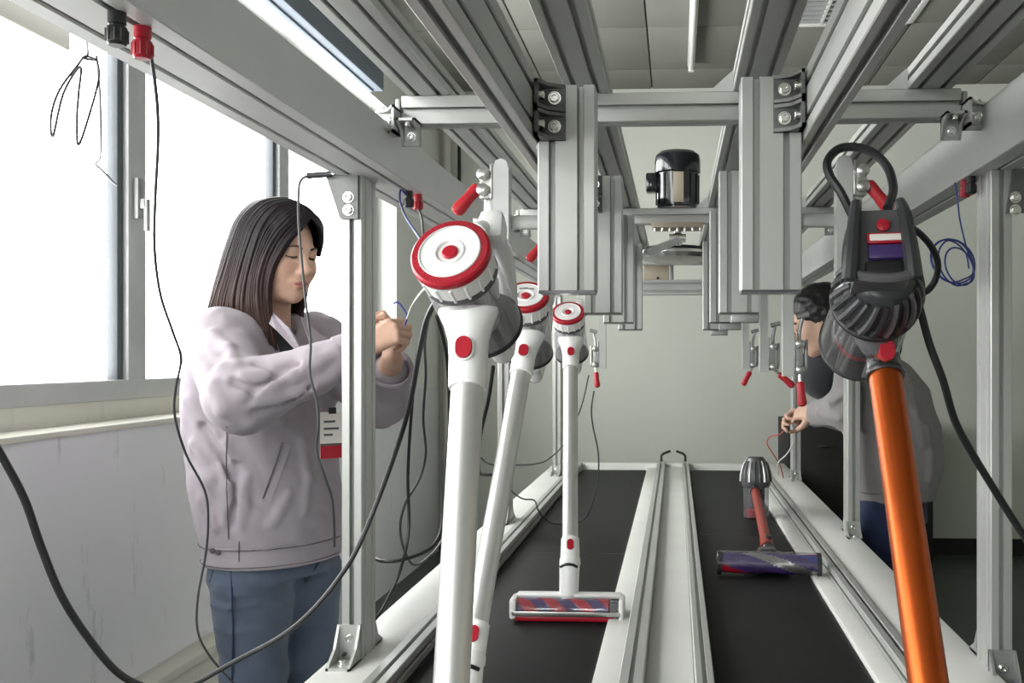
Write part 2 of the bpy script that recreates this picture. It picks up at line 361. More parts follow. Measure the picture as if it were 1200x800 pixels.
# dark cabinet against the back wall
cb = thing('black_cabinet', 'low matt black cabinet against the back wall behind the man', 'cabinet', (1.05, 5.75, 0))
MB().bevbox((0.62, 5.5, 0.06), (1.42, 6.0, 0.84), 0.006).build('body', M_black_base, cb, inv=off(cb))
for x in (0.63, 1.025): 
    d = MB().bevbox((x, 5.482, 0.09), (x + 0.385, 5.5, 0.82), 0.004).build('door', M_black_base, cb, inv=off(cb))
    MB().bevbox((x + 0.16, 5.468, 0.70), (x + 0.22, 5.484, 0.715), 0.003).build('handle', M_dark_grey, d, inv=off(cb))
MB().box((0.66, 5.54, 0), (1.38, 5.96, 0.06)).build('plinth', M_black_base, cb, inv=off(cb), smooth=False)
# ================================================================== aluminium gantry
rig = thing('gantry_frame', 'large aluminium profile gantry standing over the two conveyor belts', 'frame', (0, 3.2, 0.61))
I = off(rig)
BZ = 1.552
Y0, Y1 = -0.9, 4.95
def bolt(mb, p, n, r=0.008):
    p = Vector(p); n = Vector(n).normalized()
    mb.lathe(p, n, [(r * 1.35, 0), (r * 1.35, 0.0015), (r * 1.0, 0.0015), (r * 1.0, 0.007), (r * 0.85, 0.008), (r * 0.5, 0.008), (r * 0.45, 0.004)], 14)
def angle_bracket(parent, corner, a, b, width, leg=0.042, th=0.005, inv=None, m=None, bolts=1):
    """corner bracket: legs along unit vectors a and b from the inner corner, gusset ribs at both sides"""
    c = Vector(corner); a = Vector(a); b = Vector(b); w = a.cross(b).normalized()
    mb = MB()
    def slab(o, u, v, n, lu, lv, t):
        vs = [o + u * i * lu + v * (j - 0.5) * lv + n * k * t for k in (0, 1) for j in (0, 1) for i in (0, 1)]
        mb.add(vs, [(0, 1, 3, 2), (4, 6, 7, 5), (0, 4, 5, 1), (2, 3, 7, 6), (0, 2, 6, 4), (1, 5, 7, 3)])
    slab(c, a, w, b, leg, width, th); slab(c, b, w, a, leg, width, th)
    for s in (-0.5, 0.5):
        o = c + w * s * width; q = -w * (1 if s > 0 else -1) * th
        tri = [o, o + a * leg, o + a * leg + b * th, o + a * leg * 0.42 + b * leg * 0.42, o + b * leg + a * th, o + b * leg]
        vs = tri + [p + q for p in tri]; n = 6
        mb.add(vs, [tuple(range(n)), tuple(range(2 * n - 1, n - 1, -1))] + [(i, n + i, n + (i + 1) % n, (i + 1) % n) for i in range(n)])
    o = mb.build('corner_bracket', m or M_alu_dull, parent, smooth=False, inv=inv)
    for k in range(bolts):
        t = (k - (bolts - 1) / 2) * width * 0.5
        for u, n in ((a, b), (b, a)):
            bm_ = MB(); bolt(bm_, c + u * leg * 0.62 + n * th + w * t, n, 0.007); bm_.build('bolt', M_chrome, o, inv=inv)
    return o
# side beams, posts, crossbars
extrusion('side_beam', 0.118, 0.09, 2, 0, (-0.6005, Y0, BZ + 0.045), (-0.6005, Y1, BZ + 0.045), rig, m=M_beam)
extrusion('side_beam', 0.082, 0.113, 1, 0, (0.606, Y0, BZ + 0.0565), (0.606, Y1, BZ + 0.0565), rig, m=M_beam)
POSTS = [(-0.630, 1.88), (-0.612, 3.46), (-0.592, 4.86), (0.612, 1.88), (0.585, 3.26), (0.578, 4.74)]
for x, y in POSTS:
    s = 1 if x < 0 else -1
    zb = 0.61 if not (x > 0 and y < 2) else 0.56
    extrusion('post', 0.040, 0.088, 1, 2, (x, y + 0.044, zb), (x, y + 0.044, BZ), rig)
    if x > 0 and y < 2: angle_bracket(rig, (x, y, 0.56), (0, 0, 1), (0, -1, 0), 0.05, leg=0.09, inv=I, bolts=1)
    else: angle_bracket(rig, (x - 0.004, y, 0.61), (0, 0, 1), (0, -1, 0), 0.046, leg=0.07 if y < 2 else 0.05, inv=I, bolts=1, m=M_alu)
    if y > 2: angle_bracket(rig, (x, y, BZ), (0, 0, -1), (0, -1, 0), 0.038, leg=0.055, inv=I)
    angle_bracket(rig, (x, y + 0.088, 0.61), (0, 0, 1), (0, 1, 0), 0.038, leg=0.05, inv=I, bolts=1)
# big trapezoid gusset plates on the heads of the near posts
for pts, bx in (([(383, 205), (421, 205), (421, 257), (400, 257)], 408), ([(1186, 198), (1215, 198), (1215, 250), (1178, 250)], 1190)):
    q = [P(px, py, 1.88) for px, py in pts]; g = MB()
    g.add([(v.x, 1.8795, v.z) for v in q] + [(v.x, 1.871, v.z) for v in q], [(0, 1, 2, 3), (7, 6, 5, 4), (0, 4, 5, 1), (1, 5, 6, 2), (2, 6, 7, 3), (3, 7, 4, 0)])
    o = g.build('gusset_plate', M_dark_bracket, rig, smooth=False, inv=I)
    for py in (231, 246):
        v = P(bx, py, 1.87); b_ = MB(); bolt(b_, (v.x, 1.871, v.z), (0, -1, 0), 0.008); b_.build('bolt', M_chrome, o, inv=I)
CB = [(1.855, 1.645, 0.055), (3.28, 1.645, 0.052), (4.74, 1.645, 0.052)]
for y, z, h in CB:
    extrusion('crossbar', h, 0.045, 1, 1, (-0.525, y + 0.022, z + h / 2), (0.53, y + 0.022, z + h / 2), rig, xhint=(0, 0, 1))
    for s, xe in ((-1, -0.525), (1, 0.53)):
        angle_bracket(rig, (xe, y - 0.001, z + 0.0), (s, 0, 0), (0, -1, 0), 0.05, leg=0.05, inv=I, m=M_alu)
        angle_bracket(rig, (xe - s * 0.02, y, z + 0.002), (0, 0, -1), (0, -1, 0), 0.036, leg=0.045, inv=I, m=M_alu)
        mb = MB(); mb.bevbox((xe - s * 0.004, y - 0.002, z), (xe + s * 0.085, y + 0.046, z + 0.012), 0.002); mb.bevbox((xe + s * 0.003, y, z + 0.01), (xe + s * 0.012, y + 0.044, z + 0.05), 0.002)
        fl = mb.build('end_plate', M_alu, rig, inv=I)
        for k in (0.030, 0.058):
            b_ = MB(); bolt(b_, (xe + s * k, y + 0.022, z + 0.012), (0, 0, 1), 0.008); b_.build('bolt', M_chrome, fl, inv=I)
        gs = MB()
        for k in (0.018, 0.044, 0.07): gs.add([(xe + s * k, y, z + 0.012), (xe + s * k, y + 0.044, z + 0.012), (xe + s * k, y + 0.044, z + 0.045)] + [(xe + s * (k + 0.004), y, z + 0.012), (xe + s * (k + 0.004), y + 0.044, z + 0.012), (xe + s * (k + 0.004), y + 0.044, z + 0.045)], [(0, 1, 2), (5, 4, 3), (0, 3, 4, 1), (1, 4, 5, 2), (2, 5, 3, 0)])
        gs.build('rib', M_alu, fl, smooth=False, inv=I)
# lower far tie bar
extrusion('tie_bar', 0.075, 0.045, 2, 1, (-0.34, 4.86, P(790, 337, 4.86).z), (0.36, 4.86, P(790, 337, 4.86).z), rig, xhint=(0, 0, 1))
for x in (-0.36, 0.38): extrusion('hanger', 0.04, 0.04, 1, 1, (x, 4.86, P(790, 350, 4.86).z), (x, 4.86, 1.70), rig)
# top rails lying on the crossbars
for xa, xb in ((-0.515, -0.43), (-0.208, -0.128), (0.108, 0.186), (0.432, 0.515)):
    extrusion('top_rail', xb - xa, 0.04, 2, 1, ((xa + xb) / 2, Y0, 1.72), ((xa + xb) / 2, 4.80, 1.72), rig)
# white angle tabs where top rails cross the crossbars
for y, z, h in CB[:2]:
    for x, s in ((0.108, -1), (0.432, -1)):
        tb = MB(); tb.add([(x, y, z + h), (x + s * 0.045, y, z + h), (x, y, z + h + 0.04)] + [(x, y + 0.005, z + h), (x + s * 0.045, y + 0.005, z + h), (x, y + 0.005, z + h + 0.04)], [(0, 1, 2), (5, 4, 3), (0, 3, 4, 1), (1, 4, 5, 2), (2, 5, 3, 0)])
        tb.build('corner_tab', M_alu_light, rig, smooth=False, inv=I)
# hanging carriage rails
for xa, xb in ((-0.236, -0.2015), (0.1815, 0.214)):
    extrusion('carriage_rail', xb - xa, 0.094, 1, 2, ((xa + xb) / 2, Y0, 1.556), ((xa + xb) / 2, 3.75, 1.556), rig)
    for y, z, h in CB[:2]:
        MB().bevbox((xa, y + 0.002, 1.603), (xb, y + 0.042, z), 0.002).build('rail_hanger', M_alu, rig, inv=I)
# ================================================================== hanging clamp carriages
COLY = [1.41, 2.12, 2.70, 3.40]
ORD = ['nearest', 'second nearest', 'third', 'farthest']
def toggle_clamp(parent, p, side, ang, inv, low=False, k=1.0):
    """steel toggle clamp on the side of a bar; the red grip points out at ang degrees below the horizontal"""
    s = side; p = Vector(p); V = lambda x, y, z: p + Vector((s * x, y, z)) * k
    cl = MB(); hz = 0.045 if low else 0.026
    cl.bevbox(V(0, -0.013, -hz), V(0.005, 0.013, hz), 0.002)
    cl.bevbox(V(0, -0.011, -hz), V(0.020, -0.0075, hz * 0.6), 0.002); cl.bevbox(V(0, 0.0075, -hz), V(0.020, 0.011, hz * 0.6), 0.002)
    o = cl.build('toggle_clamp', M_steel if not low else M_alu_dull, parent, inv=inv)
    for z in ((0.010, -0.013) if not low else (0.02, -0.036)):
        MB().lathe(V(0.014, -0.019, z), (0, 1, 0), [(0.006 * k, 0), (0.0095 * k, 0.002), (0.0095 * k, 0.034 * k), (0.006 * k, 0.036 * k)], 14).build('pivot', M_steel, o, inv=inv)
    ar = MB()
    if low:
        ar.tube([V(0.013, 0, 0.01), V(0.014, 0, 0.05), V(0.02, 0, 0.075)], 0.0045 * k, smooth=False); ar.cyl(V(0.008, 0, 0.078), V(0.034, 0, 0.085), 0.0065 * k, n=12)
        ar.tube([V(0.028, 0, 0.03), V(0.028, 0, -0.035)], 0.0045 * k, smooth=False); ar.tube([V(0.013, 0, -0.036), V(0.03, 0, -0.038)], 0.004 * k, smooth=False)
    else:
        ar.bevbox(V(0.003, -0.005, -0.055), V(0.015, 0.005, -0.01), 0.002); ar.bevbox(V(0.0, -0.009, -0.062), V(0.03, 0.009, -0.052), 0.002)
    ar.build('clamp_arm', M_steel if not low else M_alu_dull, o, inv=inv)
    a = R(ang); d = Vector((s * math.cos(a), -0.12, -math.sin(a))).normalized(); g0 = V(0.014, 0, -0.04) if low else V(0.014, -0.004, 0.003)
    MB().tube([g0, g0 + d * (0.024 if low else 0.014) * k], 0.004 * k, smooth=False).build('lever', M_steel, o, inv=inv)
    gp = MB(); gp.lathe(g0 + d * (0.022 if low else 0.012) * k, d, [(0.0055 * k, 0), (0.0088 * k, 0.003 * k), (0.0092 * k, 0.010 * k), (0.0085 * k, 0.024 * k), (0.0104 * k, 0.044 * k), (0.0088 * k, 0.051 * k), (0.004 * k, 0.054 * k)], 14)
    gp.build('grip', M_red, o, inv=inv)
    return o
def carriage(i, side):
    y = COLY[i]; xa, xb = ((-0.1995, -0.1165) if side < 0 else (0.0935, 0.1795))
    zt, zb = (1.592, 1.296) if side < 0 else (1.600, 1.296)
    sn = 'left' if side < 0 else 'right'
    t = thing('clamp_carriage', '%s hanging aluminium column with vacuum clamp in the %s row' % (ORD[i], sn), 'clamp carriage', ((xa + xb) / 2, y, zb), 'clamp carriages hanging from the gantry')
    J = off(t)
    extrusion('column', xb - xa, 0.055, 2, 1, ((xa + xb) / 2, y + 0.0275, zb), ((xa + xb) / 2, y + 0.0275, zt), t)
    MB().box((xa + 0.001, y + 0.003, zb - 0.004), (xb - 0.001, y + 0.052, zb)).build('end_cap', M_mid_grey, t, inv=J, smooth=False)
    xo = xa if side < 0 else xb
    for z in (zt - 0.02, zt - 0.061):
        angle_bracket(t, (xo - side * 0.0005, y, z), (-side, 0, 0), (0, -1, 0), 0.039, leg=0.040, inv=J, m=M_dark_bracket)
    MB().bevbox((xo + side * 0.0, y + 0.012, zt - 0.09), (xo + side * 0.004, y + 0.05, zt - 0.01), 0.001).build('rail_plate', M_alu_dull, t, inv=J)
    # slim clamp bar beside the carriage rail, carried by a short arm
    xw = (0.1815, 0.214)[1] if side > 0 else -0.236
    bx = 0.242 if side > 0 else -0.2555
    held = (side < 0 and i < 3) or i == 0
    z0, z1 = (1.31 if i == 0 else 1.36) if held else 1.158, 1.49
    za = 1.40
    MB().bevbox((xw if i else xo, y + 0.037, za - 0.01), (bx, y + 0.05, za + 0.01), 0.002).build('arm_bar', M_alu, t, inv=J)
    if i: MB().bevbox((xo, y + 0.037, za + 0.0), (xw, y + 0.05, za + 0.02), 0.002).build('arm_root', M_alu, t, inv=J)
    poly = [(-0.0115, z0), (0.0115, z0), (0.0115, z1 - 0.015), (0.008, z1 - 0.003), (0, z1), (-0.008, z1 - 0.003), (-0.0115, z1 - 0.015)]; n = len(poly)
    vs = [(bx + a, y + 0.012, b) for a, b in poly] + [(bx + a, y + 0.037, b) for a, b in poly]; bar = MB()
    bar.add(vs, [tuple(range(n)), tuple(range(2 * n - 1, n - 1, -1))] + [(k, n + k, n + (k + 1) % n, (k + 1) % n) for k in range(n)])
    bar.build('clamp_bar', M_alu_light, t, smooth=False, inv=J)
    if held:
        toggle_clamp(t, (bx + side * 0.0115, y + 0.024, z1 - 0.033), side, 50 if side < 0 else 52, J)
        MB().bevbox((bx + side * 0.0115, y + 0.018, z1 - 0.125), (bx + side * 0.018, y + 0.03, z1 - 0.05), 0.002).build('clamp_jaw', M_alu_light, t, inv=J)
    else:
        toggle_clamp(t, (bx + side * 0.0115, y + 0.024, z0 + 0.05), side, {1: 86, 2: 42, 3: 118}[i] if side > 0 else 96, J, low=True)
        if side > 0: MB().bevbox((xb - 0.06, y + 0.004, zb - 0.022), (xb + 0.0, y + 0.05, zb - 0.004), 0.002).build('foot_block', M_alu_dull, t, inv=J)
    return t
for sd in (-1, 1):
    for i in range(4): carriage(i, sd)
# ================================================================== conveyor table
tb = thing('conveyor_table', 'white steel conveyor table with aluminium edge rails carrying both belts', 'table', (0, 2.6, 0))
J = off(tb)
TY0, TY1 = -0.6, 5.42
def tpart(name, a, b, m=None, r=0.004): return MB().bevbox(a, b, r).build(name, m or M_white_steel, tb, inv=J)
tpart('side_panel', (-0.675, TY0, 0.10), (-0.562, TY1, 0.61)); tpart('side_panel', (0.468, TY0, 0.10), (0.60, TY1, 0.61))
extrusion('edge_rail', 0.044, 0.040, 1, 1, (-0.5395, TY0, 0.598), (-0.5395, TY1, 0.598), tb)
extrusion('edge_rail', 0.040, 0.040, 1, 1, (0.4475, TY0, 0.598), (0.4475, TY1, 0.598), tb)
tpart('inner_strip', (0.382, TY0, 0.53), (0.4275, TY1, 0.588)); tpart('inner_strip', (-0.158, TY0, 0.53), (-0.102, TY1, 0.590))
extrusion('centre_rail', 0.044, 0.040, 1, 1, (-0.080, TY0, 0.604), (-0.080, TY1 + 0.02, 0.604), tb)
extrusion('centre_rail', 0.034, 0.040, 1, 1, (0.052, TY0, 0.604), (0.052, TY1 + 0.02, 0.604), tb)
tpart('centre_panel', (-0.058, TY0, 0.53), (0.035, TY1, 0.594))
tpart('end_beam', (-0.675, TY1, 0.50), (0.60, TY1 + 0.06, 0.61))
tpart('bed_plate', (-0.56, TY0, 0.44), (0.467, TY1, 0.53), r=0.006)
for x in (-0.62, 0.53):
    for y in (TY0 + 0.05, 2.4, TY1 - 0.1): MB().bevbox((x - 0.04, y, 0), (x + 0.04, y + 0.08, 0.101), 0.004).build('foot', M_alu_dull, tb, inv=J)
for x, s in ((-0.080, 1), (0.052, -1)):
    hk = MB(); z = 0.624; hk.tube([(x, TY1, z), (x, TY1, z + 0.03), (x + s * 0.012, TY1 + 0.005, z + 0.042), (x + s * 0.05, TY1 + 0.01, z + 0.056)], 0.007, smooth=False)
    hk.build('end_hook', M_black, tb, inv=J)
for x0, x1, lab, yy in ((-0.5165, -0.1585, 'wide black rubber belt under the white vacuums, left of the centre rail', 0), (0.071, 0.381, 'black rubber belt under the red and orange vacuums, right of the centre rail', 0)):
    cbt = thing('conveyor_belt', lab, 'conveyor belt', ((x0 + x1) / 2, 2.4, 0.53)); K = off(cbt)
    mb = MB(); mb.bevbox((x0, TY0 + 0.02, 0.5305), (x1, TY1 - 0.03, 0.58), 0.012); mb.build('belt', M_belt, cbt, inv=K)
    for ys in ((3.08,) if x0 < 0 else (3.42,)): MB().bevbox((x0 + 0.002, ys, 0.5795), (x1 - 0.002, ys + 0.006, 0.5806), 0.0004).build('belt_seam', M_cable, cbt, inv=K)
    MB().cyl((x0 + 0.004, TY1 - 0.022, 0.556), (x1 - 0.004, TY1 - 0.022, 0.556), 0.018, n=20).build('end_roller', M_steel, cbt, inv=K)
# ================================================================== motor with crank on the second crossbar
mt = thing('electric_motor', 'black electric motor standing upright on the second crossbar', 'motor', (P(794, 245, 3.3).x, 3.302, 1.697)); K = off(mt)
c = Vector(mt.location); px = 3.3 / F
MB().lathe(c, (0, 0, 1), [(0.066, 0), (0.066, 0.004), (0.069, 0.006), (0.069, 0.118)], 40).build('stator_housing', M_motor, mt, inv=K)
for k in range(14):
    a = 2 * math.pi * k / 14; d = Vector((math.cos(a), math.sin(a), 0)); s_ = Vector((-d.y, d.x, 0)) * 0.0022
    vs = [c + d * r + s_ * q + Vector((0, 0, z)) for z in (0.012, 0.112) for r in (0.066, 0.0735) for q in (-1, 1)]
    MB().add(vs, [(0, 1, 3, 2), (4, 6, 7, 5), (0, 4, 5, 1), (2, 3, 7, 6), (0, 2, 6, 4), (1, 5, 7, 3)]).build('cooling_fin', M_motor, mt, smooth=False, inv=K)
MB().lathe(c + Vector((0, 0, 0.116)), (0, 0, 1), [(0.072, 0), (0.077, 0.004), (0.077, 0.045), (0.073, 0.062), (0.060, 0.073), (0.03, 0.077), (0.006, 0.078)], 40).build('fan_cover', M_motor, mt, inv=K)
MB().bevbox(c + Vector((-0.106, -0.028, 0.055)), c + Vector((-0.067, 0.028, 0.118)), 0.006).build('terminal_box', M_motor, mt, inv=K)
npl = MB(); 
for k in range(6):
    a = R(-90 - 11 + k * 4.4); b2 = a + R(4.4); r = 0.0745
    npl.add([c + Vector((r * math.cos(q), r * math.sin(q), z)) for z in (0.012, 0.112) for q in (a, b2)], [(0, 1, 3, 2)])
npl.build('name_plate', M_beige, mt, smooth=False, inv=K)
MB().bevbox((c.x - 0.085, 3.25, 1.640 - 0.012), (c.x + 0.085, 3.36, 1.6448), 0.003).build('mount_plate', M_beige, mt, inv=K)
for k in range(7): MB().cyl((c.x - 0.075 + k * 0.025, 3.262, 1.629), (c.x - 0.075 + k * 0.025, 3.262, 1.617), 0.005, n=8).build('mount_screw', M_steel, mt, inv=K)
MB().cyl((c.x, 3.30, 1.575), (c.x, 3.30, 1.63), 0.013, n=14).build('shaft', M_steel, mt, inv=K)
jt = MB(); jt.ball((c.x, 3.29, 1.595), 0.022, 16, 10); jt.cyl((c.x - 0.028, 3.275, 1.595), (c.x + 0.028, 3.275, 1.595), 0.014, n=14); jt.build('crank_joint', M_chrome, mt, inv=K)
ca = MB(); A = Vector((c.x, 3.27, 1.588)); B = P(757, 297, 3.2)
d = (B - A).normalized(); s_ = Vector((0, 0, 1)).cross(d).normalized() * 0.012; u = d.cross(s_).normalized() * 0.011
ca.loft([[A + s_ + u, A - s_ + u, A - s_ - u, A + s_ - u], [B + s_ + u, B - s_ + u, B - s_ - u, B + s_ - u]]); ca.build('crank_arm', M_alu_light, mt, smooth=False, inv=K)
# swinging flywheel dish and drive box beyond it, hung below the third crossbar
fw = thing('flywheel', 'flat silver flywheel dish hanging beyond the motor crank', 'flywheel', P(790, 296, 4.4)); K = off(fw); q = Vector(fw.location)
MB().lathe(q + Vector((0, 0, -0.05)), (0, 0, 1), [(0.02, 0), (0.10, 0.006), (0.155, 0.022), (0.168, 0.04), (0.168, 0.052), (0.15, 0.056), (0.05, 0.058)], 40).build('dish', M_steel, fw, inv=K)
MB().lathe(q + Vector((0, 0, 0.004)), (0, 0, 1), [(0.05, 0), (0.13, 0.004), (0.135, 0.018), (0.05, 0.03)], 32).build('rim_ring', M_black, fw, inv=K)
MB().cyl(q + Vector((0, 0, 0.02)), Vector((q.x, q.y, 1.7)), 0.014, n=12).build('spindle', M_steel, fw, inv=K)
MB().bevbox((q.x - 0.03, q.y - 0.02, 1.695), (q.x + 0.03, 4.765, 1.712), 0.003).build('spindle_arm', M_steel, fw, inv=K)
db = thing('drive_box', 'small beige drive box sitting on the far lower tie bar', 'box', P(771, 329, 4.86)); K = off(db); q = Vector(db.location)
MB().bevbox((q.x - 0.07, 4.845, q.z), (q.x + 0.055, 4.878, q.z + 0.085), 0.004).build('case', M_beige, db, inv=K)
MB().bevbox((q.x + 0.058, 4.846, q.z), (q.x + 0.078, 4.876, q.z + 0.09), 0.003).build('bracket', M_alu_dull, db, inv=K)
MB().cyl((q.x + 0.0, 4.846, q.z + 0.012), (q.x + 0.0, 4.838, q.z + 0.012), 0.007, n=10).build('knob', M_black, db, inv=K)
# ================================================================== vacuum cleaners
def roller(parent, p0, p1, r, mats, turns, bands, inv, n=40, seg=72, name='brush_roller'):
    """roller whose coloured bristle bands wind around it; raised bands"""
    p0, p1 = Vector(p0), Vector(p1); a = (p1 - p0); L = a.length; a.normalize(); x = a.orthogonal().normalized(); y = a.cross(x)
    mb = MB(); vs = []; fs = []; mi = []
    for k in range(seg + 1):
        t = k / seg
        for i in range(n):
            th = 2 * math.pi * i / n; band = int(((i / n) * bands - turns * t * bands / 2) % bands)
            rr = r * (1.0 if band % 2 == 0 else 0.93); vs.append(p0 + a * (L * t) + x * (rr * math.cos(th)) + y * (rr * math.sin(th)))
    for k in range(seg):
        for i in range(n):
            j = (i + 1) % n; fs.append((k * n + i, k * n + j, (k + 1) * n + j, (k + 1) * n + i))
            mi.append(int(((i / n) * bands - turns * (k / seg) * bands / 2) % bands) % len(mats))
    fs += [tuple(range(n - 1, -1, -1)), tuple(range(seg * n, seg * n + n))]; mi += [0, 0]
    mb.add(vs, fs); mb.m = mi
    return mb.build(name, mats, parent, inv=inv, angle=50)

def capsule_plate(mb, c, u, v, nrm, hw, hh, th, n=10):
    pts = []
    for i in range(n + 1): a = math.pi * i / n; pts.append((hw * math.cos(a), hh - hw + hw * math.sin(a)))
    for i in range(n + 1): a = math.pi + math.pi * i / n; pts.append((hw * math.cos(a), -(hh - hw) + hw * math.sin(a)))
    m = len(pts); A = [c + u * x + v * y for x, y in pts]; Bq = [c + u * x * 0.9 + v * y * 0.93 + nrm * th for x, y in pts]
    mb.loft([A, Bq])
def white_vacuum(Tp, Bp, turn, label, dscale=1.0, brush_turn=0.0, tl=0.56, mark=False):
    T, B = Vector(Tp), Vector(Bp)
    z = (T - B).normalized(); TL = tl
    M = frame(T, z, (math.cos(R(turn)), math.sin(R(turn)), 0))
    t = thing('stick_vacuum', label, 'vacuum cleaner', group='white stick vacuums clamped over the left belt', M=M)
    Mi = M.inverted()
    V = lambda *p: Vector(p)
    # tube
    MB().lathe((0, 0, -TL), (0, 0, 1), [(0.0195, 0), (0.0195, TL + 0.01)], 32).build('tube', M_silver, t)
    # neck: round at the tube, a wide funnel at the dust cup
    def ring(c, nrm, a, b, xdir=V(1, 0, 0), n=32):
        nrm = nrm.normalized(); y = nrm.cross(xdir).normalized()
        return [c + xdir * (a * math.cos(2 * math.pi * i / n)) + y * (b * math.sin(2 * math.pi * i / n)) for i in range(n)]
    nk = MB(); nk.loft([ring(V(0, 0, -0.006), V(0, 0, 1), 0.0225, 0.0225), ring(V(0, 0, 0.004), V(0, 0, 1), 0.0235, 0.0235), ring(V(0, -0.004, 0.032), V(0, -0.1, 1), 0.0235, 0.024),
                        ring(V(0, -0.007, 0.054), V(0, -0.15, 1), 0.025, 0.0245), ring(V(0, -0.012, 0.072), V(0, -0.25, 1), 0.0305, 0.025), ring(V(0, -0.018, 0.088), V(0, -0.3, 1), 0.0375, 0.024), ring(V(0, -0.019, 0.093), V(0, -0.3, 1), 0.0365, 0.022)])
    neck = nk.build('neck', M_white, t, angle=60)
    bt = MB(); 
    capsule_plate(bt, V(-0.001, -0.0280, 0.036), V(1, 0, 0), V(0, -0.1, 1).normalized(), V(0, -1, -0.1), 0.0105, 0.0145, 0.005); 
    bez = MB(); capsule_plate(bez, V(-0.001, -0.0265, 0.036), V(1, 0, 0), V(0, -0.1, 1).normalized(), V(0, -1, -0.1), 0.0135, 0.0175, 0.003); bez.build('button_bezel', M_white, neck)
    bt.build('release_button', M_redpl, neck)
    # dust cup, lying across the tube with its round end facing forward
    k = dscale
    D = V(-0.011, -0.084, 0.134); S = V(0, 0.075, 0.051); d = V(0.10, 0.985, -0.14).normalized(); r = 0.0478 * k; L = 0.165
    cup = MB(); cup.lathe(D + d * 0.040, d, [(r * 0.955, 0), (r * 0.99, 0.004), (r * 1.00, 0.03), (r * 1.03, L - 0.052), (r * 1.03, L - 0.045)], 48, cap=False); 
    cup.lathe(D + d * (L - 0.012), d, [(r * 1.03, 0), (r * 0.98, 0.004), (0.01, 0.006)], 48); cup.build('dust_cup', M_clear, t, angle=50)
    MB().lathe(D + d * (L - 0.014), d, [(r * 1.05, 0), (r * 1.06, 0.002), (r * 1.06, 0.007), (r * 1.0, 0.009)], 48).build('cup_rim', M_black, t)
    MB().lathe(D + d * 0.034, d, [(r * 0.97, 0), (r * 0.985, 0.003), (r * 0.985, 0.008), (r * 0.9, 0.011)], 48).build('cup_ring', M_mid_grey, t)
    core = MB(); core.lathe(D + d * 0.04, d, [(r * 0.80, 0), (r * 0.72, 0.02), (r * 0.55, 0.05), (r * 0.48, 0.105), (r * 0.3, 0.115)], 32); core.build('cyclone_core', M_grey_in, t)
    for i in range(8):
        a = 2 * math.pi * i / 8; x = d.orthogonal().normalized(); y = d.cross(x); q = D + d * 0.05 + (x * math.cos(a) + y * math.sin(a)) * r * 0.66
        MB().lathe(q, d, [(0.010, 0), (0.011, 0.012), (0.004, 0.045)], 10).build('cyclone_cone', M_silver, t)
    col_ = MB(); col_.lathe(D + d * 0.006, d, [(r * 1.0, 0), (r * 1.0, 0.004), (r * 0.955, 0.032), (r * 0.95, 0.036)], 48); col_.build('motor_collar', M_white, t)
    x = d.orthogonal().normalized(); y = d.cross(x)
    for i in range(16):
        a = 2 * math.pi * i / 16; e = x * math.cos(a) + y * math.sin(a)
        MB().tube([D + d * 0.012 + e * r * 0.992, D + d * 0.036 + e * r * 0.96], 0.0022, 6, smooth=False).build('collar_rib', M_white, t)
    # round filter end: red mesh ring, white face, red centre
    MB().lathe(D + d * 0.007, -d, [(r * 1.02, 0), (r * 1.035, 0.003), (r * 1.02, 0.008), (r * 0.97, 0.0105), (r * 0.80, 0.0105), (r * 0.78, 0.006)], 56, cap=False).build('filter_ring', M_redpl, t)
    dots = MB()
    for kk in range(3):
        nn = 54
        for i in range(nn):
            a = 2 * math.pi * (i + 0.5 * kk) / nn; rr = r * (0.835 + 0.052 * kk); dots.ball(D - d * 0.0036 + (x * math.cos(a) + y * math.sin(a)) * rr, 0.0009, 5, 4)
    dots.build('ring_mesh', M_redpl, t)['kind'] = 'stuff'
    MB().lathe(D + d * 0.004, -d, [(r * 0.80, 0), (r * 0.80, 0.0085), (r * 0.775, 0.0095), (r * 0.75, 0.0075), (r * 0.40, 0.0065), (r * 0.36, 0.0085), (r * 0.30, 0.0055), (0.004, 0.004)], 56).build('filter_face', M_white, t)
    MB().lathe(D + d * 0.001, -d, [(r * 0.205, 0), (r * 0.205, 0.004), (r * 0.17, 0.0055), (0.002, 0.006)], 28).build('centre_knob', M_redpl, t)
    if mark:      # small grey maker's print across the upper face (too small to read)
        up = (V(0, 0, 1) - d * d.z).normalized(); rt = up.cross(d).normalized() * -1
        for i, w_ in enumerate((0.0022, 0.0012, 0.0020, 0.0022, 0.0010, 0.0022, 0.0018)):
            c_ = D - d * 0.0038 + up * (0.0225 - 0.0006 * abs(i - 3)) + rt * (-0.0135 + 0.0045 * i)
            MB().add([c_ + rt * (a * w_) + up * (b * 0.0016) - d * q for q in (0, 0.0006) for a, b in ((-1, -1), (1, -1), (1, 1), (-1, 1))], [(3, 2, 1, 0), (4, 5, 6, 7), (0, 1, 5, 4), (1, 2, 6, 5), (2, 3, 7, 6), (3, 0, 4, 7)]).build('print_mark', M_mid_grey, t, smooth=False)
    # handle running back from the collar
    h = MB(); h.tube([S + q for q in (V(0.012, -0.125, 0.128), V(0.022, -0.10, 0.146), V(0.028, -0.03, 0.150), V(0.025, 0.04, 0.11), V(0.02, 0.055, 0.05), V(0.015, 0.02, 0.045))], 0.0145, 14); h.build('handle', M_white, t)
    MB().bevbox(S + V(0.012, -0.125, 0.125), S + V(0.044, -0.085, 0.166), 0.008).build('handle_block', M_white, t)
    MB().bevbox(S + V(-0.012, -0.12, 0.128), S + V(0.004, -0.10, 0.137), 0.004).build('power_key', M_white, t)
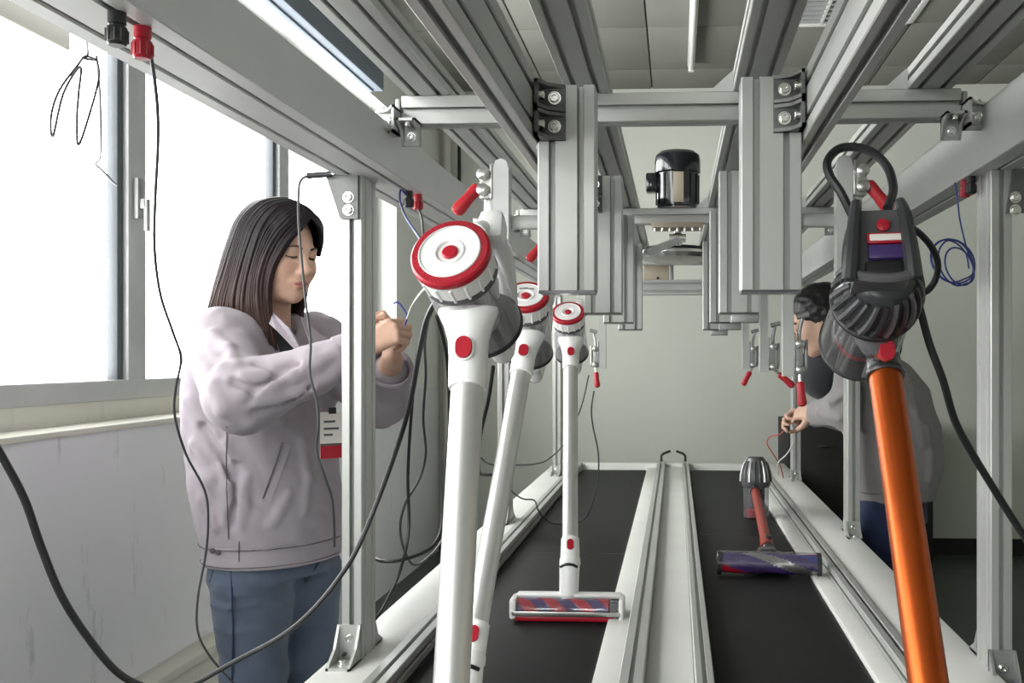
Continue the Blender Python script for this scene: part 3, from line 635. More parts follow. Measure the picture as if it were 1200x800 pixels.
    # lower fitting
    ft = MB(); ft.lathe((0, 0, -TL - 0.052), (0, 0, 1), [(0.0255, 0), (0.0250, 0.012), (0.0235, 0.014), (0.0225, 0.058), (0.0225, 0.066)], 32); fit = ft.build('lower_fitting', M_white, t)
    b2 = MB(); capsule_plate(b2, V(0, -0.0215, -TL - 0.012), V(1, 0, 0), V(0, 0, 1), V(0, -1, 0), 0.0085, 0.015, 0.004); b2.build('release_button', M_redpl, fit)
    # brush head rests level on the belt
    E = M @ V(0, 0, -TL - 0.05); zf = 0.5805
    bx = V(math.cos(R(brush_turn)), math.sin(R(brush_turn)), 0); by = V(-bx.y, bx.x, 0)
    C = V(E.x, E.y - 0.040, zf)
    el = MB(); el.tube([M @ V(0, 0, -TL - 0.046), E + V(0, -0.012, -0.012), C + by * 0.012 + V(0, 0, 0.034)], 0.0245, 20, rr=lambda u: 0.0255 - 0.003 * u); nkj = el.build('swivel_joint', M_white, t, inv=Mi)
    sc = MB(); sc.tube([E + V(-0.02, -0.026, -0.004), E + V(-0.008, -0.032, 0.003), E + V(0.008, -0.032, 0.003), E + V(0.02, -0.026, -0.004)], 0.0035, 8); sc.build('joint_gap', M_black, nkj, inv=Mi)
    W = 0.134
    G = Matrix.Translation(C) @ Matrix(((bx.x, by.x, 0), (bx.y, by.y, 0), (0, 0, 1))).to_4x4()
    GI = Mi @ G
    hs = MB(); hs.bevbox((-W, 0.010, 0.004), (W, 0.052, 0.050), 0.010); hs.bevbox((-W, -0.046, 0.006), (-W + 0.016, 0.02, 0.054), 0.006); hs.bevbox((W - 0.012, -0.046, 0.006), (W, 0.02, 0.054), 0.006); hs.bevbox((-W + 0.01, -0.004, 0.047), (W - 0.008, 0.03, 0.057), 0.004)
    hd = hs.build('brush_housing', M_white, t, inv=GI)
    MB().bevbox((W - 0.034, -0.036, 0.012), (W - 0.013, 0.008, 0.046), 0.005).build('drive_cap', M_mid_grey, hd, inv=GI)
    roller(t, (-W + 0.017, -0.014, 0.027), (W - 0.036, -0.014, 0.027), 0.0225, [M_redpl, M_purple], 3.2, 4, GI)
    cv = MB(); n = 12; rings = []
    for xx in (-W + 0.008, W - 0.008):
        outer = [V(xx, -0.012 - 0.030 * math.sin(a), 0.024 + 0.031 * math.cos(a)) for a in [R(-10 + 105 * i / n) for i in range(n + 1)]]
        inner = [V(xx, -0.012 - 0.0285 * math.sin(a), 0.024 + 0.0295 * math.cos(a)) for a in [R(-10 + 105 * i / n) for i in range(n + 1)]][::-1]
        rings.append(outer + inner)
    cv.loft(rings); cv.build('clear_cover', M_brushcover, hd, inv=GI)
    MB().bevbox((-W + 0.006, -0.046, 0.015), (W - 0.006, -0.041, 0.026), 0.0015).build('metal_strip', M_steel, hd, inv=GI)
    MB().bevbox((-W + 0.014, -0.040, 0.002), (W - 0.024, -0.030, 0.013), 0.002).build('felt_strip', M_redpl, hd, inv=GI)
    for sx in (-1, 1): MB().cyl((sx * 0.09 - 0.006, 0.045, 0.009), (sx * 0.09 + 0.006, 0.045, 0.009), 0.009, n=14).build('wheel', M_dark_grey, hd, inv=GI)
    return t
def line_at(a, b): return Vector(a), Vector(b)
white_vacuum(P(548, 450, 1.175), P(529, 800, 1.035), 0, 'nearest and largest white and red stick vacuum, round red-ringed end facing out', 1.0)
white_vacuum(P(611, 437, 1.97), P(558, 733, 1.61), 10, 'leaning white and red stick vacuum between the nearest and farthest white ones', 0.98, mark=True)
white_vacuum(P(669, 431, 2.75), P(668, 645, 2.38), 8, 'farthest white stick vacuum, its red brush head in full view on the belt', 0.97)

# ------------------------------------------------------------------ orange-tubed cordless vacuum, near right
def orange_vacuum():
    T, B = P(1037, 437, 1.24), P(1088, 800, 1.02); z = (T - B).normalized(); TL = 0.58
    M = frame(T, z, (1, 0, 0)); Mi = M.inverted(); V = lambda *p: Vector(p)
    t = thing('stick_vacuum', 'dark grey cordless vacuum with a bright orange tube clamped at the right', 'vacuum cleaner', M=M)
    MB().lathe((0, 0, -TL), (0, 0, 1), [(0.0205, 0), (0.0205, TL)], 36).build('tube', M_orange, t)
    # neck
    C = P(1028, 344, 1.175); a = V(-0.06, -0.94, 0.33).normalized()       # body axis, towards the lens and up
    n0 = M @ V(0, 0, -0.004); n1 = M @ V(0, 0, 0.035); n2 = P(1028, 395, 1.20)
    nk = MB(); nk.tube([n0, M @ V(0, 0, 0.012), n1, n2, P(1026, 378, 1.215)], 0.022, 28, rr=lambda u: 0.0232 - 0.002 * math.sin(u * 3) + 0.010 * max(0, u - 0.55) ** 1.0 * 2); neck = nk.build('neck', M_mid_grey, t, inv=Mi)
    MB().lathe(M @ V(0, 0, -0.006), z, [(0.0235, 0), (0.0245, 0.002), (0.0245, 0.006), (0.0235, 0.008)], 30).build('neck_collar', M_dark_grey, neck, inv=Mi)
    bt = MB(); capsule_plate(bt, P(1038, 411, 1.187), V(1, 0, 0), V(0.0, 0.15, 1).normalized(), V(0, -1, 0.15).normalized(), 0.0095, 0.0135, 0.010); bt.build('release_button', M_redpl, neck, inv=Mi)
    # clear bin behind and below the cone
    d = -a; x = V(1, 0, 0); x = (x - a * x.dot(a)).normalized(); y = a.cross(x)
    b0 = C + d * 0.02; b1 = P(1008, 400, 1.34); bd = (b1 - b0); bl = bd.length
    bn = MB(); bn.lathe(b0, bd, [(0.046, 0), (0.048, 0.03), (0.051, bl * 0.6), (0.0535, bl)], 44, cap=False); bn.lathe(b1, bd, [(0.0535, 0), (0.05, 0.004), (0.008, 0.006)], 44); bn.build('dust_bin', M_smoke, t, inv=Mi)
    MB().lathe(b1 - bd.normalized() * 0.003, bd, [(0.054, 0), (0.0555, 0.001), (0.0555, 0.006), (0.052, 0.008)], 44).build('bin_rim', M_black, t, inv=Mi)
    MB().lathe(b0, bd, [(0.032, 0), (0.036, bl * 0.4), (0.036, bl * 0.75), (0.028, bl * 0.8)], 32).build('bin_shroud', M_mid_grey, t, inv=Mi)
    MB().lathe(b1 - bd.normalized() * 0.028, bd, [(0.030, 0), (0.034, 0.01), (0.030, 0.024)], 32).build('bin_seal', M_redpl, t, inv=Mi)
    # ribbed cone
    rim = 0.0505
    bell = [(rim * 0.98, -0.022), (rim * 1.02, -0.016), (rim, -0.004), (rim * 0.96, 0.012), (rim * 0.86, 0.032), (rim * 0.70, 0.048), (rim * 0.5, 0.055)]
    MB().lathe(C, a, bell, 48).build('cyclone_bell', M_dark_grey, t, inv=Mi)
    MB().lathe(C - a * 0.022, a, [(rim * 1.0, 0), (rim * 1.07, 0.002), (rim * 1.07, 0.008), (rim * 1.0, 0.010)], 48).build('bell_rim', M_black, t, inv=Mi)
    for i in range(22):
        th = 2 * math.pi * i / 22; pts = []
        for q, (rr, h) in enumerate(((rim * 1.0, -0.006), (rim * 0.985, 0.010), (rim * 0.90, 0.030), (rim * 0.74, 0.047))):
            ph = th + q * 0.075; pts.append(C + a * h + (x * math.cos(ph) + y * math.sin(ph)) * rr)
        MB().tube(pts, 0.0045, 6, rr=lambda u: 0.0050 - 0.0018 * u).build('cyclone_fin', M_mid_grey if i % 2 else M_dark_grey, t, inv=Mi)
    # battery / handle block rising from the bell
    up = (V(0, 0, 1) - a * a.z).normalized(); o = P(1031, 285, 1.105)
    G = Matrix((x, -a, up)).transposed().to_4x4(); G.translation = o; GI = Mi @ G
    hb = MB()
    def taper(mb, w0, w1, y0, y1, z0, z1):
        mb.add([(-w0, y0, z0), (w0, y0, z0), (w0, y1, z0), (-w0, y1, z0), (-w1, y0, z1), (w1, y0, z1), (w1, y1, z1), (-w1, y1, z1)], [(0, 3, 2, 1), (4, 5, 6, 7), (0, 1, 5, 4), (1, 2, 6, 5), (2, 3, 7, 6), (3, 0, 4, 7)])
    taper(hb, 0.030, 0.022, -0.002, 0.05, -0.045, 0.040); blk = hb.build('battery_block', M_mid_grey, t, smooth=False, inv=GI)
    for s in (-1, 1):
        rl = MB(); rl.tube([V(s * 0.034, -0.004, -0.045), V(s * 0.031, -0.010, -0.01), V(s * 0.027, -0.010, 0.03), V(s * 0.024, -0.002, 0.05)], 0.0085, 10, rr=lambda u: 0.0105 - 0.0045 * u); rl.build('side_rail', M_dark_grey, blk, inv=GI)
    MB().lathe(V(0.004, -0.003, 0.020), V(0, -1, 0), [(0.0075, 0), (0.0075, 0.003), (0.003, 0.005)], 18).build('red_light', M_redpl, blk, inv=GI)
    lb = MB().bevbox((-0.015, -0.010, -0.004), (0.030, -0.0035, 0.009), 0.002).build('label_plate', M_redpl, blk, inv=GI)
    MB().bevbox((-0.0125, -0.0112, -0.0015), (0.0275, -0.009, 0.0065), 0.001).build('label_face', M_paper, lb, inv=GI)
    MB().bevbox((-0.014, -0.009, -0.022), (0.028, 0.004, -0.0045), 0.003).build('purple_panel', M_purple, blk, inv=GI)
    MB().bevbox((-0.018, -0.006, -0.042), (0.026, 0.004, -0.022), 0.006).build('dark_recess', M_black, blk, inv=GI)
    cr = MB(); cr.tube([V(-0.032, -0.004, -0.030), V(-0.024, -0.008, -0.042), V(0.004, -0.010, -0.047), V(0.03, -0.008, -0.042), V(0.036, -0.004, -0.028)], 0.0055, 8); cr.build('recess_lip', M_mid_grey, blk, inv=GI)
    # handle at the back, gripped by the clamp
    h = MB(); h.tube([C + V(0.0, 0.02, 0.05), C + V(0.004, 0.07, 0.085), C + V(0.004, 0.15, 0.095), C + V(0.004, 0.19, 0.06), C + V(0.004, 0.18, -0.01), C + V(0.004, 0.13, -0.02)], 0.014, 12); h.build('handle', M_dark_grey, t, inv=Mi)
    # brush head, level on the belt
    E = M @ V(0, 0, -TL); Cb = V(E.x + 0.005, E.y - 0.03, 0.5805)
    el = MB(); el.tube([M @ V(0, 0, -TL + 0.03), E, Cb + V(0, 0.01, 0.04)], 0.023, 16); el.build('swivel_joint', M_mid_grey, t, inv=Mi)
    GB = Mi @ Matrix.Translation(Cb)
    MB().bevbox((-0.115, -0.005, 0.004), (0.115, 0.05, 0.052), 0.012).build('brush_housing', M_dark_grey, t, inv=GB)
    roller(t, (-0.115, -0.02, 0.027), (0.115, -0.02, 0.027), 0.024, [M_purple, M_redpl], 3, 6, GB)
    return t
orange_vacuum()

# ------------------------------------------------------------------ red-tubed cordless vacuum lying on the right belt
def red_vacuum():
    V = lambda *p: Vector(p)
    base = P(886, 602, 3.80); base.z = 0.5805
    t = thing('stick_vacuum', 'small dark vacuum with a red tube lying along the right belt', 'vacuum cleaner', base); J = off(t)
    ax = V(0, 0.05, 1).normalized(); o = base + V(0, 0, 0.0)
    MB().lathe(o, ax, [(0.040, 0), (0.047, 0.003), (0.049, 0.012), (0.049, 0.125)], 36).build('dust_bin', M_smoke, t, inv=J)
    MB().lathe(o + ax * 0.003, ax, [(0.036, 0), (0.038, 0.02), (0.038, 0.03), (0.03, 0.034)], 28).build('bin_seal', M_redpl, t, inv=J)
    MB().lathe(o + ax * 0.03, ax, [(0.030, 0), (0.034, 0.05), (0.034, 0.09)], 28).build('bin_shroud', M_mid_grey, t, inv=J)
    q = o + ax * 0.118
    MB().lathe(q, ax, [(0.050, 0), (0.055, 0.006), (0.0575, 0.03), (0.055, 0.055), (0.046, 0.085), (0.036, 0.103), (0.034, 0.110), (0.026, 0.113), (0.006, 0.115)], 40).build('cyclone_bell', M_mid_grey, t, inv=J)
    x = V(1, 0, 0); y = ax.cross(x)
    for i in range(18):
        th = 2 * math.pi * i / 18; pts = [q + ax * h + (x * math.cos(th) + y * math.sin(th)) * r for r, h in ((0.0575, 0.022), (0.0565, 0.048), (0.048, 0.083), (0.038, 0.101))]
        MB().tube(pts, 0.005, 6, rr=lambda u: 0.006 - 0.003 * u).build('cyclone_fin', M_silver if i % 3 == 0 else M_mid_grey, t, inv=J)
    MB().lathe(q + ax * 0.110, ax, [(0.030, 0), (0.030, 0.005), (0.022, 0.007)], 24).build('top_cap', M_dark_grey, t, inv=J)
    h = MB(); h.tube([q + V(0, 0.045, 0.07), q + V(0, 0.12, 0.06), q + V(0, 0.16, 0.0), q + V(0, 0.14, -0.08), q + V(0, 0.05, -0.09)], 0.014, 10); h.build('handle', M_dark_grey, t, inv=J)
    T, B = P(885, 574, 3.72), P(899, 640, 3.0)
    MB().tube([q + V(-0.002, -0.03, -0.015), T, T + (B - T) * 0.05], 0.021, 20, smooth=False).build('neck', M_dark_grey, t, inv=J)
    MB().cyl(T, B, 0.0172, n=28).build('tube', M_redtube, t, inv=J)
    MB().cyl(T + (B - T) * 0.90, T + (B - T) * 1.02, 0.0195, n=24).build('lower_fitting', M_redtube, t, inv=J)
    cl = MB(); cl.bevbox(T + (B - T) * 0.93 + V(-0.003, -0.03, 0.005), T + (B - T) * 0.93 + V(0.014, 0.01, 0.022), 0.003); cl.build('release_catch', M_black, t, inv=J)
    e0 = P(844, 664, 2.80); e1 = P(959, 667, 2.78); e0.z = e1.z = 0.616
    mid = (e0 + e1) / 2
    el = MB(); el.tube([B, B + V(0.004, -0.05, -0.012), V(mid.x - 0.005, mid.y + 0.06, 0.616)], 0.020, 16); el.build('swivel_joint', M_dark_grey, t, inv=J)
    hd = MB(); hd.bevbox((mid.x - 0.055, mid.y + 0.012, 0.585), (mid.x + 0.055, mid.y + 0.11, 0.634), 0.016); hd.bevbox((mid.x - 0.03, mid.y + 0.02, 0.60), (mid.x + 0.03, mid.y + 0.085, 0.65), 0.014); hd.build('head_body', M_dark_grey, t, inv=J)
    for s in (-1, 1): MB().lathe((mid.x + s * 0.058, mid.y + 0.07, 0.606), (s, 0, 0), [(0.024, -0.01), (0.026, -0.004), (0.026, 0.008), (0.018, 0.012)], 24).build('wheel', M_black, t, inv=J)
    roller(t, e0, e1, 0.0285, [M_purple, M_purple, M_redpl, M_bluewire, M_purple, M_steel], 1.3, 6, J, seg=96)
    a = (e1 - e0).normalized()
    for p, s in ((e0, -1), (e1, 1)): MB().lathe(p - a * 0.004 * s, a * s, [(0.034, 0), (0.034, 0.010), (0.030, 0.013)], 28).build('end_cap', M_dark_grey, t, inv=J)
    n = 14; rings = []
    for p in (e0, e1):
        A = [R(-95 + 190 * i / n) for i in range(n + 1)]
        rings.append([p + V(0, 0.034 * math.sin(w), 0.034 * math.cos(w)) for w in A] + [p + V(0, 0.0325 * math.sin(w), 0.0325 * math.cos(w)) for w in A][::-1])
    MB().loft(rings).build('clear_cover', M_brushcover, t, inv=J)
    return t
red_vacuum()
# ================================================================== people: bodies and clothes as smooth signed-distance surfaces
def smin(a, b, k):
    h = np.clip(0.5 + 0.5 * (b - a) / k, 0, 1); return b + (a - b) * h - k * h * (1 - h)
def smax(a, b, k): return -smin(-a, -b, k)
class Sdf:
    def __init__(s): s.p = []
    def cap(s, a, b, ra, rb=None, k=0.02, op='u', sq=None):
        a, b = np.array(a, float), np.array(b, float); rb = ra if rb is None else rb
        def f(p):
            ab = b - a; t = np.clip(((p - a) @ ab) / max(ab @ ab, 1e-9), 0, 1)[..., None]
            return np.linalg.norm(p - (a + ab * t), axis=-1) - (ra + (rb - ra) * t[..., 0])
        m = max(ra, rb); s.p.append((f, np.minimum(a, b) - m, np.maximum(a, b) + m, k, op)); return s
    def ell(s, c, r, k=0.02, op='u', B=None):
        c, r = np.array(c, float), np.array(r, float); Bm = np.eye(3) if B is None else np.array(B, float)
        def f(p):
            q = (p - c) @ Bm.T; k0 = np.linalg.norm(q / r, axis=-1); k1 = np.linalg.norm(q / (r * r), axis=-1)
            return k0 * (k0 - 1) / np.maximum(k1, 1e-6)
        e = np.full(3, r.max()); s.p.append((f, c - e, c + e, k, op)); return s
    def column(s, rows, k=0.02, B=None, n=2.0):
        """vertical body of elliptic sections; rows: (z, cx, cy, half-width along B[0], half-depth along B[1])"""
        rw = np.array(sorted(rows), float); Bm = np.eye(3) if B is None else np.array(B, float)
        def f(p):
            z = p[..., 2]; zc = np.clip(z, rw[0, 0], rw[-1, 0])
            cx, cy, a, b = [np.interp(zc, rw[:, 0], rw[:, i]) for i in (1, 2, 3, 4)]
            dx, dy = p[..., 0] - cx, p[..., 1] - cy
            u = dx * Bm[0, 0] + dy * Bm[0, 1]; v = dx * Bm[1, 0] + dy * Bm[1, 1]
            q = (np.abs(u / a) ** n + np.abs(v / b) ** n) ** (1 / n); d = (q - 1) * np.minimum(a, b) * (0.75 + 0.25 * np.minimum(q, 1))
            e = np.maximum(z - rw[-1, 0], rw[0, 0] - z)
            return np.where(e > 0, np.sqrt(np.maximum(d, 0) ** 2 + e ** 2) + np.minimum(np.maximum(d, -e * 0 - 1), 0) * 0, np.maximum(d, e))
        m = max(rw[:, 3].max(), rw[:, 4].max())
        s.p.append((f, np.array([rw[:, 1].min() - m, rw[:, 2].min() - m, rw[0, 0]]), np.array([rw[:, 1].max() + m, rw[:, 2].max() + m, rw[-1, 0]]), k, 'u')); return s
    def fn(s, f, lo, hi, k=0.01, op='add'): s.p.append((f, np.array(lo, float), np.array(hi, float), k, op)); return s
    def comb(s, d, e, k, op):
        return smin(d, e, k) if op == 'u' else (smax(d, -e, k) if op == 's' else (smax(d, e, k) if op == 'i' else d + e))
    def ev(s, pts):
        pts = np.asarray(pts, float); d = np.full(pts.shape[:-1], 1.0)
        for f, lo, hi, k, op in s.p: d = s.comb(d, f(pts), k, op)
        return d
    def mesh(s, h, lo=None, hi=None, pad=0.012):
        us = [q for q in s.p if q[4] == 'u']
        lo = np.min([q[1] for q in us], 0) - pad if lo is None else np.array(lo, float); hi = np.max([q[2] for q in us], 0) + pad if hi is None else np.array(hi, float)
        n = np.ceil((hi - lo) / h).astype(int) + 1; D = np.full(n, 0.05, np.float32)
        ax = [lo[i] + h * np.arange(n[i]) for i in range(3)]
        for f, a, b, k, op in s.p:
            m = k + 0.03 if op != 'i' else 9
            i0 = np.clip(np.floor((a - m - lo) / h).astype(int), 0, n); i1 = np.clip(np.ceil((b + m - lo) / h).astype(int) + 1, 0, n)
            if (i1 <= i0).any(): continue
            sl = tuple(slice(i0[i], i1[i]) for i in range(3)); g = np.stack(np.meshgrid(*[ax[i][sl[i]] for i in range(3)], indexing='ij'), -1)
            e = f(g); D[sl] = s.comb(D[sl].astype(np.float64), e, k, op)
        return nets(D, lo, h)
def nets(D, lo, h):
    S = D < 0; n = D.shape; c = tuple(x - 1 for x in n)
    acc = np.zeros(c + (3,), np.float32); cnt = np.zeros(c, np.float32)
    cr = [(i, j, k) for i in (0, 1) for j in (0, 1) for k in (0, 1)]
    view = lambda A, o: A[o[0]:o[0] + c[0], o[1]:o[1] + c[1], o[2]:o[2] + c[2]]
    for a in cr:
        for ax in range(3):
            if a[ax]: continue
            b = list(a); b[ax] = 1; da, dbb = view(D, a), view(D, b); m = view(S, a) != view(S, b)
            t = np.where(m, da / np.where(m, da - dbb, 1), 0)
            for q in range(3): acc[..., q] += np.where(m, a[q] + (t if q == ax else 0), 0)
            cnt += m
    act = cnt > 0; idx = np.full(c, -1, np.int64); idx[act] = np.arange(act.sum())
    ijk = np.argwhere(act); V = lo + h * (ijk + acc[act] / cnt[act][:, None])
    Q = []
    for ax in range(3):
        u, v = (ax + 1) % 3, (ax + 2) % 3
        sl0 = [slice(None)] * 3; sl1 = [slice(None)] * 3; sl0[ax] = slice(0, n[ax] - 1); sl1[ax] = slice(1, n[ax])
        s0, s1 = S[tuple(sl0)], S[tuple(sl1)]; e = np.argwhere(s0 != s1)
        e = e[(e[:, u] > 0) & (e[:, v] > 0) & (e[:, u] < n[u] - 1) & (e[:, v] < n[v] - 1)]
        if not len(e): continue
        def at(du, dv):
            q = e.copy(); q[:, u] += du; q[:, v] += dv; return idx[q[:, 0], q[:, 1], q[:, 2]]
        f = np.stack([at(-1, -1), at(0, -1), at(0, 0), at(-1, 0)], 1); fl = s0[tuple(e.T)]
        f[~fl] = f[~fl][:, ::-1]; Q.append(f)
    return V, np.concatenate(Q)
def mesh_obj(name, V, Fq, mats, parent, inv, smooth_it=0):
    me = bpy.data.meshes.new(name); V = np.asarray(V, float)
    if smooth_it:
        e = np.concatenate([Fq[:, [0, 1]], Fq[:, [1, 2]], Fq[:, [2, 3]], Fq[:, [3, 0]]]); e = np.concatenate([e, e[:, ::-1]])
        deg = np.bincount(e[:, 0], minlength=len(V))[:, None]
        for _ in range(smooth_it):
            A = np.zeros_like(V)
            for q in range(3): A[:, q] = np.bincount(e[:, 0], weights=V[e[:, 1], q], minlength=len(V))
            V = 0.5 * V + 0.5 * A / np.maximum(deg, 1)
    W = np.array(inv)[:3, :3]; V2 = V @ W.T + np.array(inv)[:3, 3]
    me.from_pydata(V2.tolist(), [], Fq.tolist()); me.polygons.foreach_set('use_smooth', [True] * len(me.polygons))
    for m in (mats if isinstance(mats, (list, tuple)) else [mats]): me.materials.append(m)
    o = bpy.data.objects.new(name, me); col.objects.link(o); o.parent = parent; return o, V
def tint(o, w, name='tint'):
    at = o.data.attributes.new(name, 'FLOAT', 'POINT'); at.data.foreach_set('value', np.asarray(w, np.float32))
def skin_mat(name, base, lip):
    m = mat(name, base, rough=0.48, var=0.05, vscale=60, bump=0.03, bscale=700, spec=0.4); nt = m.node_tree; N = nt.nodes; L = nt.links; b = N['Principled BSDF']
    b.inputs['Subsurface Weight'].default_value = 0.12; b.inputs['Subsurface Radius'].default_value = (0.008, 0.003, 0.002); b.inputs['Subsurface Scale'].default_value = 0.5
    src = b.inputs['Base Color'].links[0].from_socket; at = N.new('ShaderNodeAttribute'); at.attribute_name = 'tint'
    mx = N.new('ShaderNodeMixRGB'); mx.inputs[2].default_value = (*lip, 1); L.new(at.outputs['Fac'], mx.inputs[0]); L.new(src, mx.inputs[1]); L.new(mx.outputs[0], b.inputs['Base Color'])
    return m
def cloth_mat(name, c, rough=0.85, weave=900, var=0.05, bump=0.12):
    return mat(name, c, rough=rough, var=var, vscale=9, bump=bump, bscale=weave, spec=0.2, sheen=0.15)
M_skin = skin_mat('skin', (0.56, 0.36, 0.27), (0.42, 0.15, 0.13))
M_jacket = cloth_mat('mauve_grey_cotton_twill', (0.325, 0.288, 0.325))
M_jacket2 = cloth_mat('grey_cotton_twill', (0.245, 0.232, 0.235))
M_denim = cloth_mat('blue_denim', (0.085, 0.108, 0.155), var=0.22, weave=1200)
M_denim2 = cloth_mat('dark_blue_denim', (0.022, 0.032, 0.075), var=0.2, weave=1200)
M_seam = mat('dark_seam_thread', (0.11, 0.09, 0.10), rough=0.9)
M_shirt = cloth_mat('charcoal_knit', (0.035, 0.036, 0.042))
M_shoe = mat('dark_shoe_leather', (0.02, 0.02, 0.022), rough=0.4)
M_brow = mat('brow_hair', (0.05, 0.03, 0.025), rough=0.8)
M_lipline = mat('lip_shadow_line', (0.20, 0.055, 0.05), rough=0.6)
M_eye = mat('eye_white', (0.62, 0.60, 0.58), rough=0.15)
M_iris = mat('dark_iris', (0.012, 0.008, 0.006), rough=0.1)
def hair_mat(name, dark, tip, z0, z1):
    m = mat(name, dark, rough=0.46, var=0.3, vscale=40, spec=0.16); nt = m.node_tree; N = nt.nodes; L = nt.links; b = N['Principled BSDF']
    src = b.inputs['Base Color'].links[0].from_socket; g = N.new('ShaderNodeNewGeometry'); sp = N.new('ShaderNodeSeparateXYZ'); L.new(g.outputs['Position'], sp.inputs[0])
    mr = N.new('ShaderNodeMapRange'); mr.inputs['From Min'].default_value = z1; mr.inputs['From Max'].default_value = z0; L.new(sp.outputs['Z'], mr.inputs['Value'])
    mx = N.new('ShaderNodeMixRGB'); mx.inputs[2].default_value = (*tip, 1); L.new(mr.outputs[0], mx.inputs[0]); L.new(src, mx.inputs[1]); L.new(mx.outputs[0], b.inputs['Base Color'])
    b.inputs['Anisotropic'].default_value = 0.4
    return m
M_hair = hair_mat('dark_brown_dyed_hair', (0.013, 0.010, 0.012), (0.062, 0.036, 0.031), 1.22, 1.47)
M_hair2 = mat('black_hair', (0.008, 0.008, 0.009), rough=0.45, var=0.2, vscale=60)

def head_prims(s, C, B, female=True):
    """face and skull; B rows: right, forward, up"""
    B = np.array(B); w = lambda x, y, z: np.array(C) + x * B[0] + y * B[1] + z * B[2]
    s.ell(w(0, -0.018, 0.028), (0.072, 0.090, 0.080), 0.02, B=B)
    s.ell(w(0, 0.022, -0.028), (0.061, 0.066, 0.082), 0.03, B=B)
    s.ell(w(0, 0.040, -0.078), (0.036, 0.038, 0.034), 0.03, B=B)
    s.ell(w(0, 0.066, -0.097), (0.019, 0.017, 0.016), 0.018, B=B)
    for q in (-1, 1):
        s.ell(w(q * 0.035, 0.050, -0.034), (0.027, 0.028, 0.028), 0.022, B=B)
        s.cap(w(q * 0.050, -0.005, -0.050), w(q * 0.030, 0.040, -0.085), 0.018, 0.016, 0.03)
        s.ell(w(q * 0.031, 0.096, 0.000), (0.020, 0.018, 0.0115), 0.012, 's', B=B)
        s.ell(w(q * 0.031, 0.0695, 0.0005), (0.0155, 0.0135, 0.0105), 0.004, B=B)
        s.ell(w(q * 0.027, 0.0765, 0.016), (0.015, 0.008, 0.006), 0.012, B=B)
        s.ell(w(q * 0.0115, 0.0885, -0.0375), (0.0085, 0.010, 0.0075), 0.006, B=B)
        s.ell(w(q * 0.0655, -0.010, -0.012), (0.009, 0.018, 0.031), 0.008, B=B)
    s.cap(w(0, 0.080, 0.008), w(0, 0.0975, -0.032), 0.0075, 0.0105, 0.012)
    s.ell(w(0, 0.0985, -0.034), (0.0105, 0.010, 0.009), 0.008, B=B)
    for q in (-1, 1): s.ell(w(q * 0.006, 0.095, -0.0445), (0.0035, 0.005, 0.003), 0.003, 's', B=B)
    s.ell(w(0, 0.0795, -0.056), (0.024, 0.012, 0.013), 0.014, B=B)
    s.ell(w(0, 0.0865, -0.0615), (0.0175, 0.0075, 0.0045), 0.006, B=B)
    s.ell(w(0, 0.0850, -0.0720), (0.0150, 0.0080, 0.0055), 0.006, B=B)
    s.cap(w(-0.020, 0.0885, -0.0668), w(0, 0.0975, -0.0660), 0.0019, 0.0019, 0.003, 's'); s.cap(w(0.020, 0.0885, -0.0668), w(0, 0.0975, -0.0660), 0.0019, 0.0019, 0.003, 's')
def lip_tint(V, C, B):
    q = (np.asarray(V) - np.array(C)) @ np.array(B).T
    e = ((q[:, 0] / 0.0195) ** 2 + ((q[:, 2] + 0.0668) / 0.0095) ** 2); w = np.clip((1.15 - e) / 0.5, 0, 1) * (q[:, 1] > 0.075)
    ck = 0.22 * np.exp(-(((np.abs(q[:, 0]) - 0.036) / 0.02) ** 2 + ((q[:, 2] + 0.035) / 0.02) ** 2)) * (q[:, 1] > 0.03)
    return np.maximum(w * 0.75, ck)
def hand_prims(s, W, d, n, thumb_side, curl=(35, 45, 35), spread=0.9, size=1.0, thumb=(0.55, 0.5)):
    """W wrist, d towards the knuckles, n out of the back of the hand; thumb_side = +-1 along d x n; five unequal bent fingers"""
    W = Vector(W); d = Vector(d).normalized(); n = (Vector(n) - d * Vector(n).dot(d)).normalized(); t = d.cross(n) * thumb_side; k = size
    tips = []
    for i, (off_, pl, L) in enumerate(((0.027, 0.083, (0.040, 0.024, 0.020)), (0.009, 0.086, (0.044, 0.028, 0.021)), (-0.009, 0.081, (0.041, 0.026, 0.020)), (-0.025, 0.073, (0.032, 0.020, 0.018)))):
        b = W + t * off_ * 0.55 * k + d * 0.008 * k; q = W + t * off_ * k + d * pl * k
        s.cap(b, q, 0.0135 * k, 0.0098 * k, 0.010); dd = d + t * off_ * 0.8 * spread
        for j in range(3):
            dd = (Quaternion(t, R(-curl[j] * (1 + 0.10 * i)) * (1 if True else 0)) @ dd) if (Quaternion(t, R(-10)) @ d).dot(-n) > 0 else (Quaternion(t, R(curl[j] * (1 + 0.10 * i))) @ dd)
            dd.normalize(); e = q + dd * L[j] * k; s.cap(q, e, (0.0092 - 0.0010 * j) * k, (0.0084 - 0.0011 * j) * k, 0.004); q = e
        tips.append(q)
    b = W + t * 0.018 * k + d * 0.020 * k - n * 0.006 * k; m = b + (t * 0.8 + d * 0.75 - n * 0.35).normalized() * 0.040 * k
    s.cap(b, m, 0.0150 * k, 0.0115 * k, 0.010)
    e1 = m + (d * 0.9 + t * thumb[0] * 0.4 - n * thumb[1]).normalized() * 0.032 * k; e2 = e1 + (d * 0.95 - t * 0.15 - n * thumb[1] * 1.2).normalized() * 0.026 * k
    s.cap(m, e1, 0.0108 * k, 0.0098 * k, 0.004); s.cap(e1, e2, 0.0098 * k, 0.0080 * k, 0.004); tips.append(e2)
    return tips
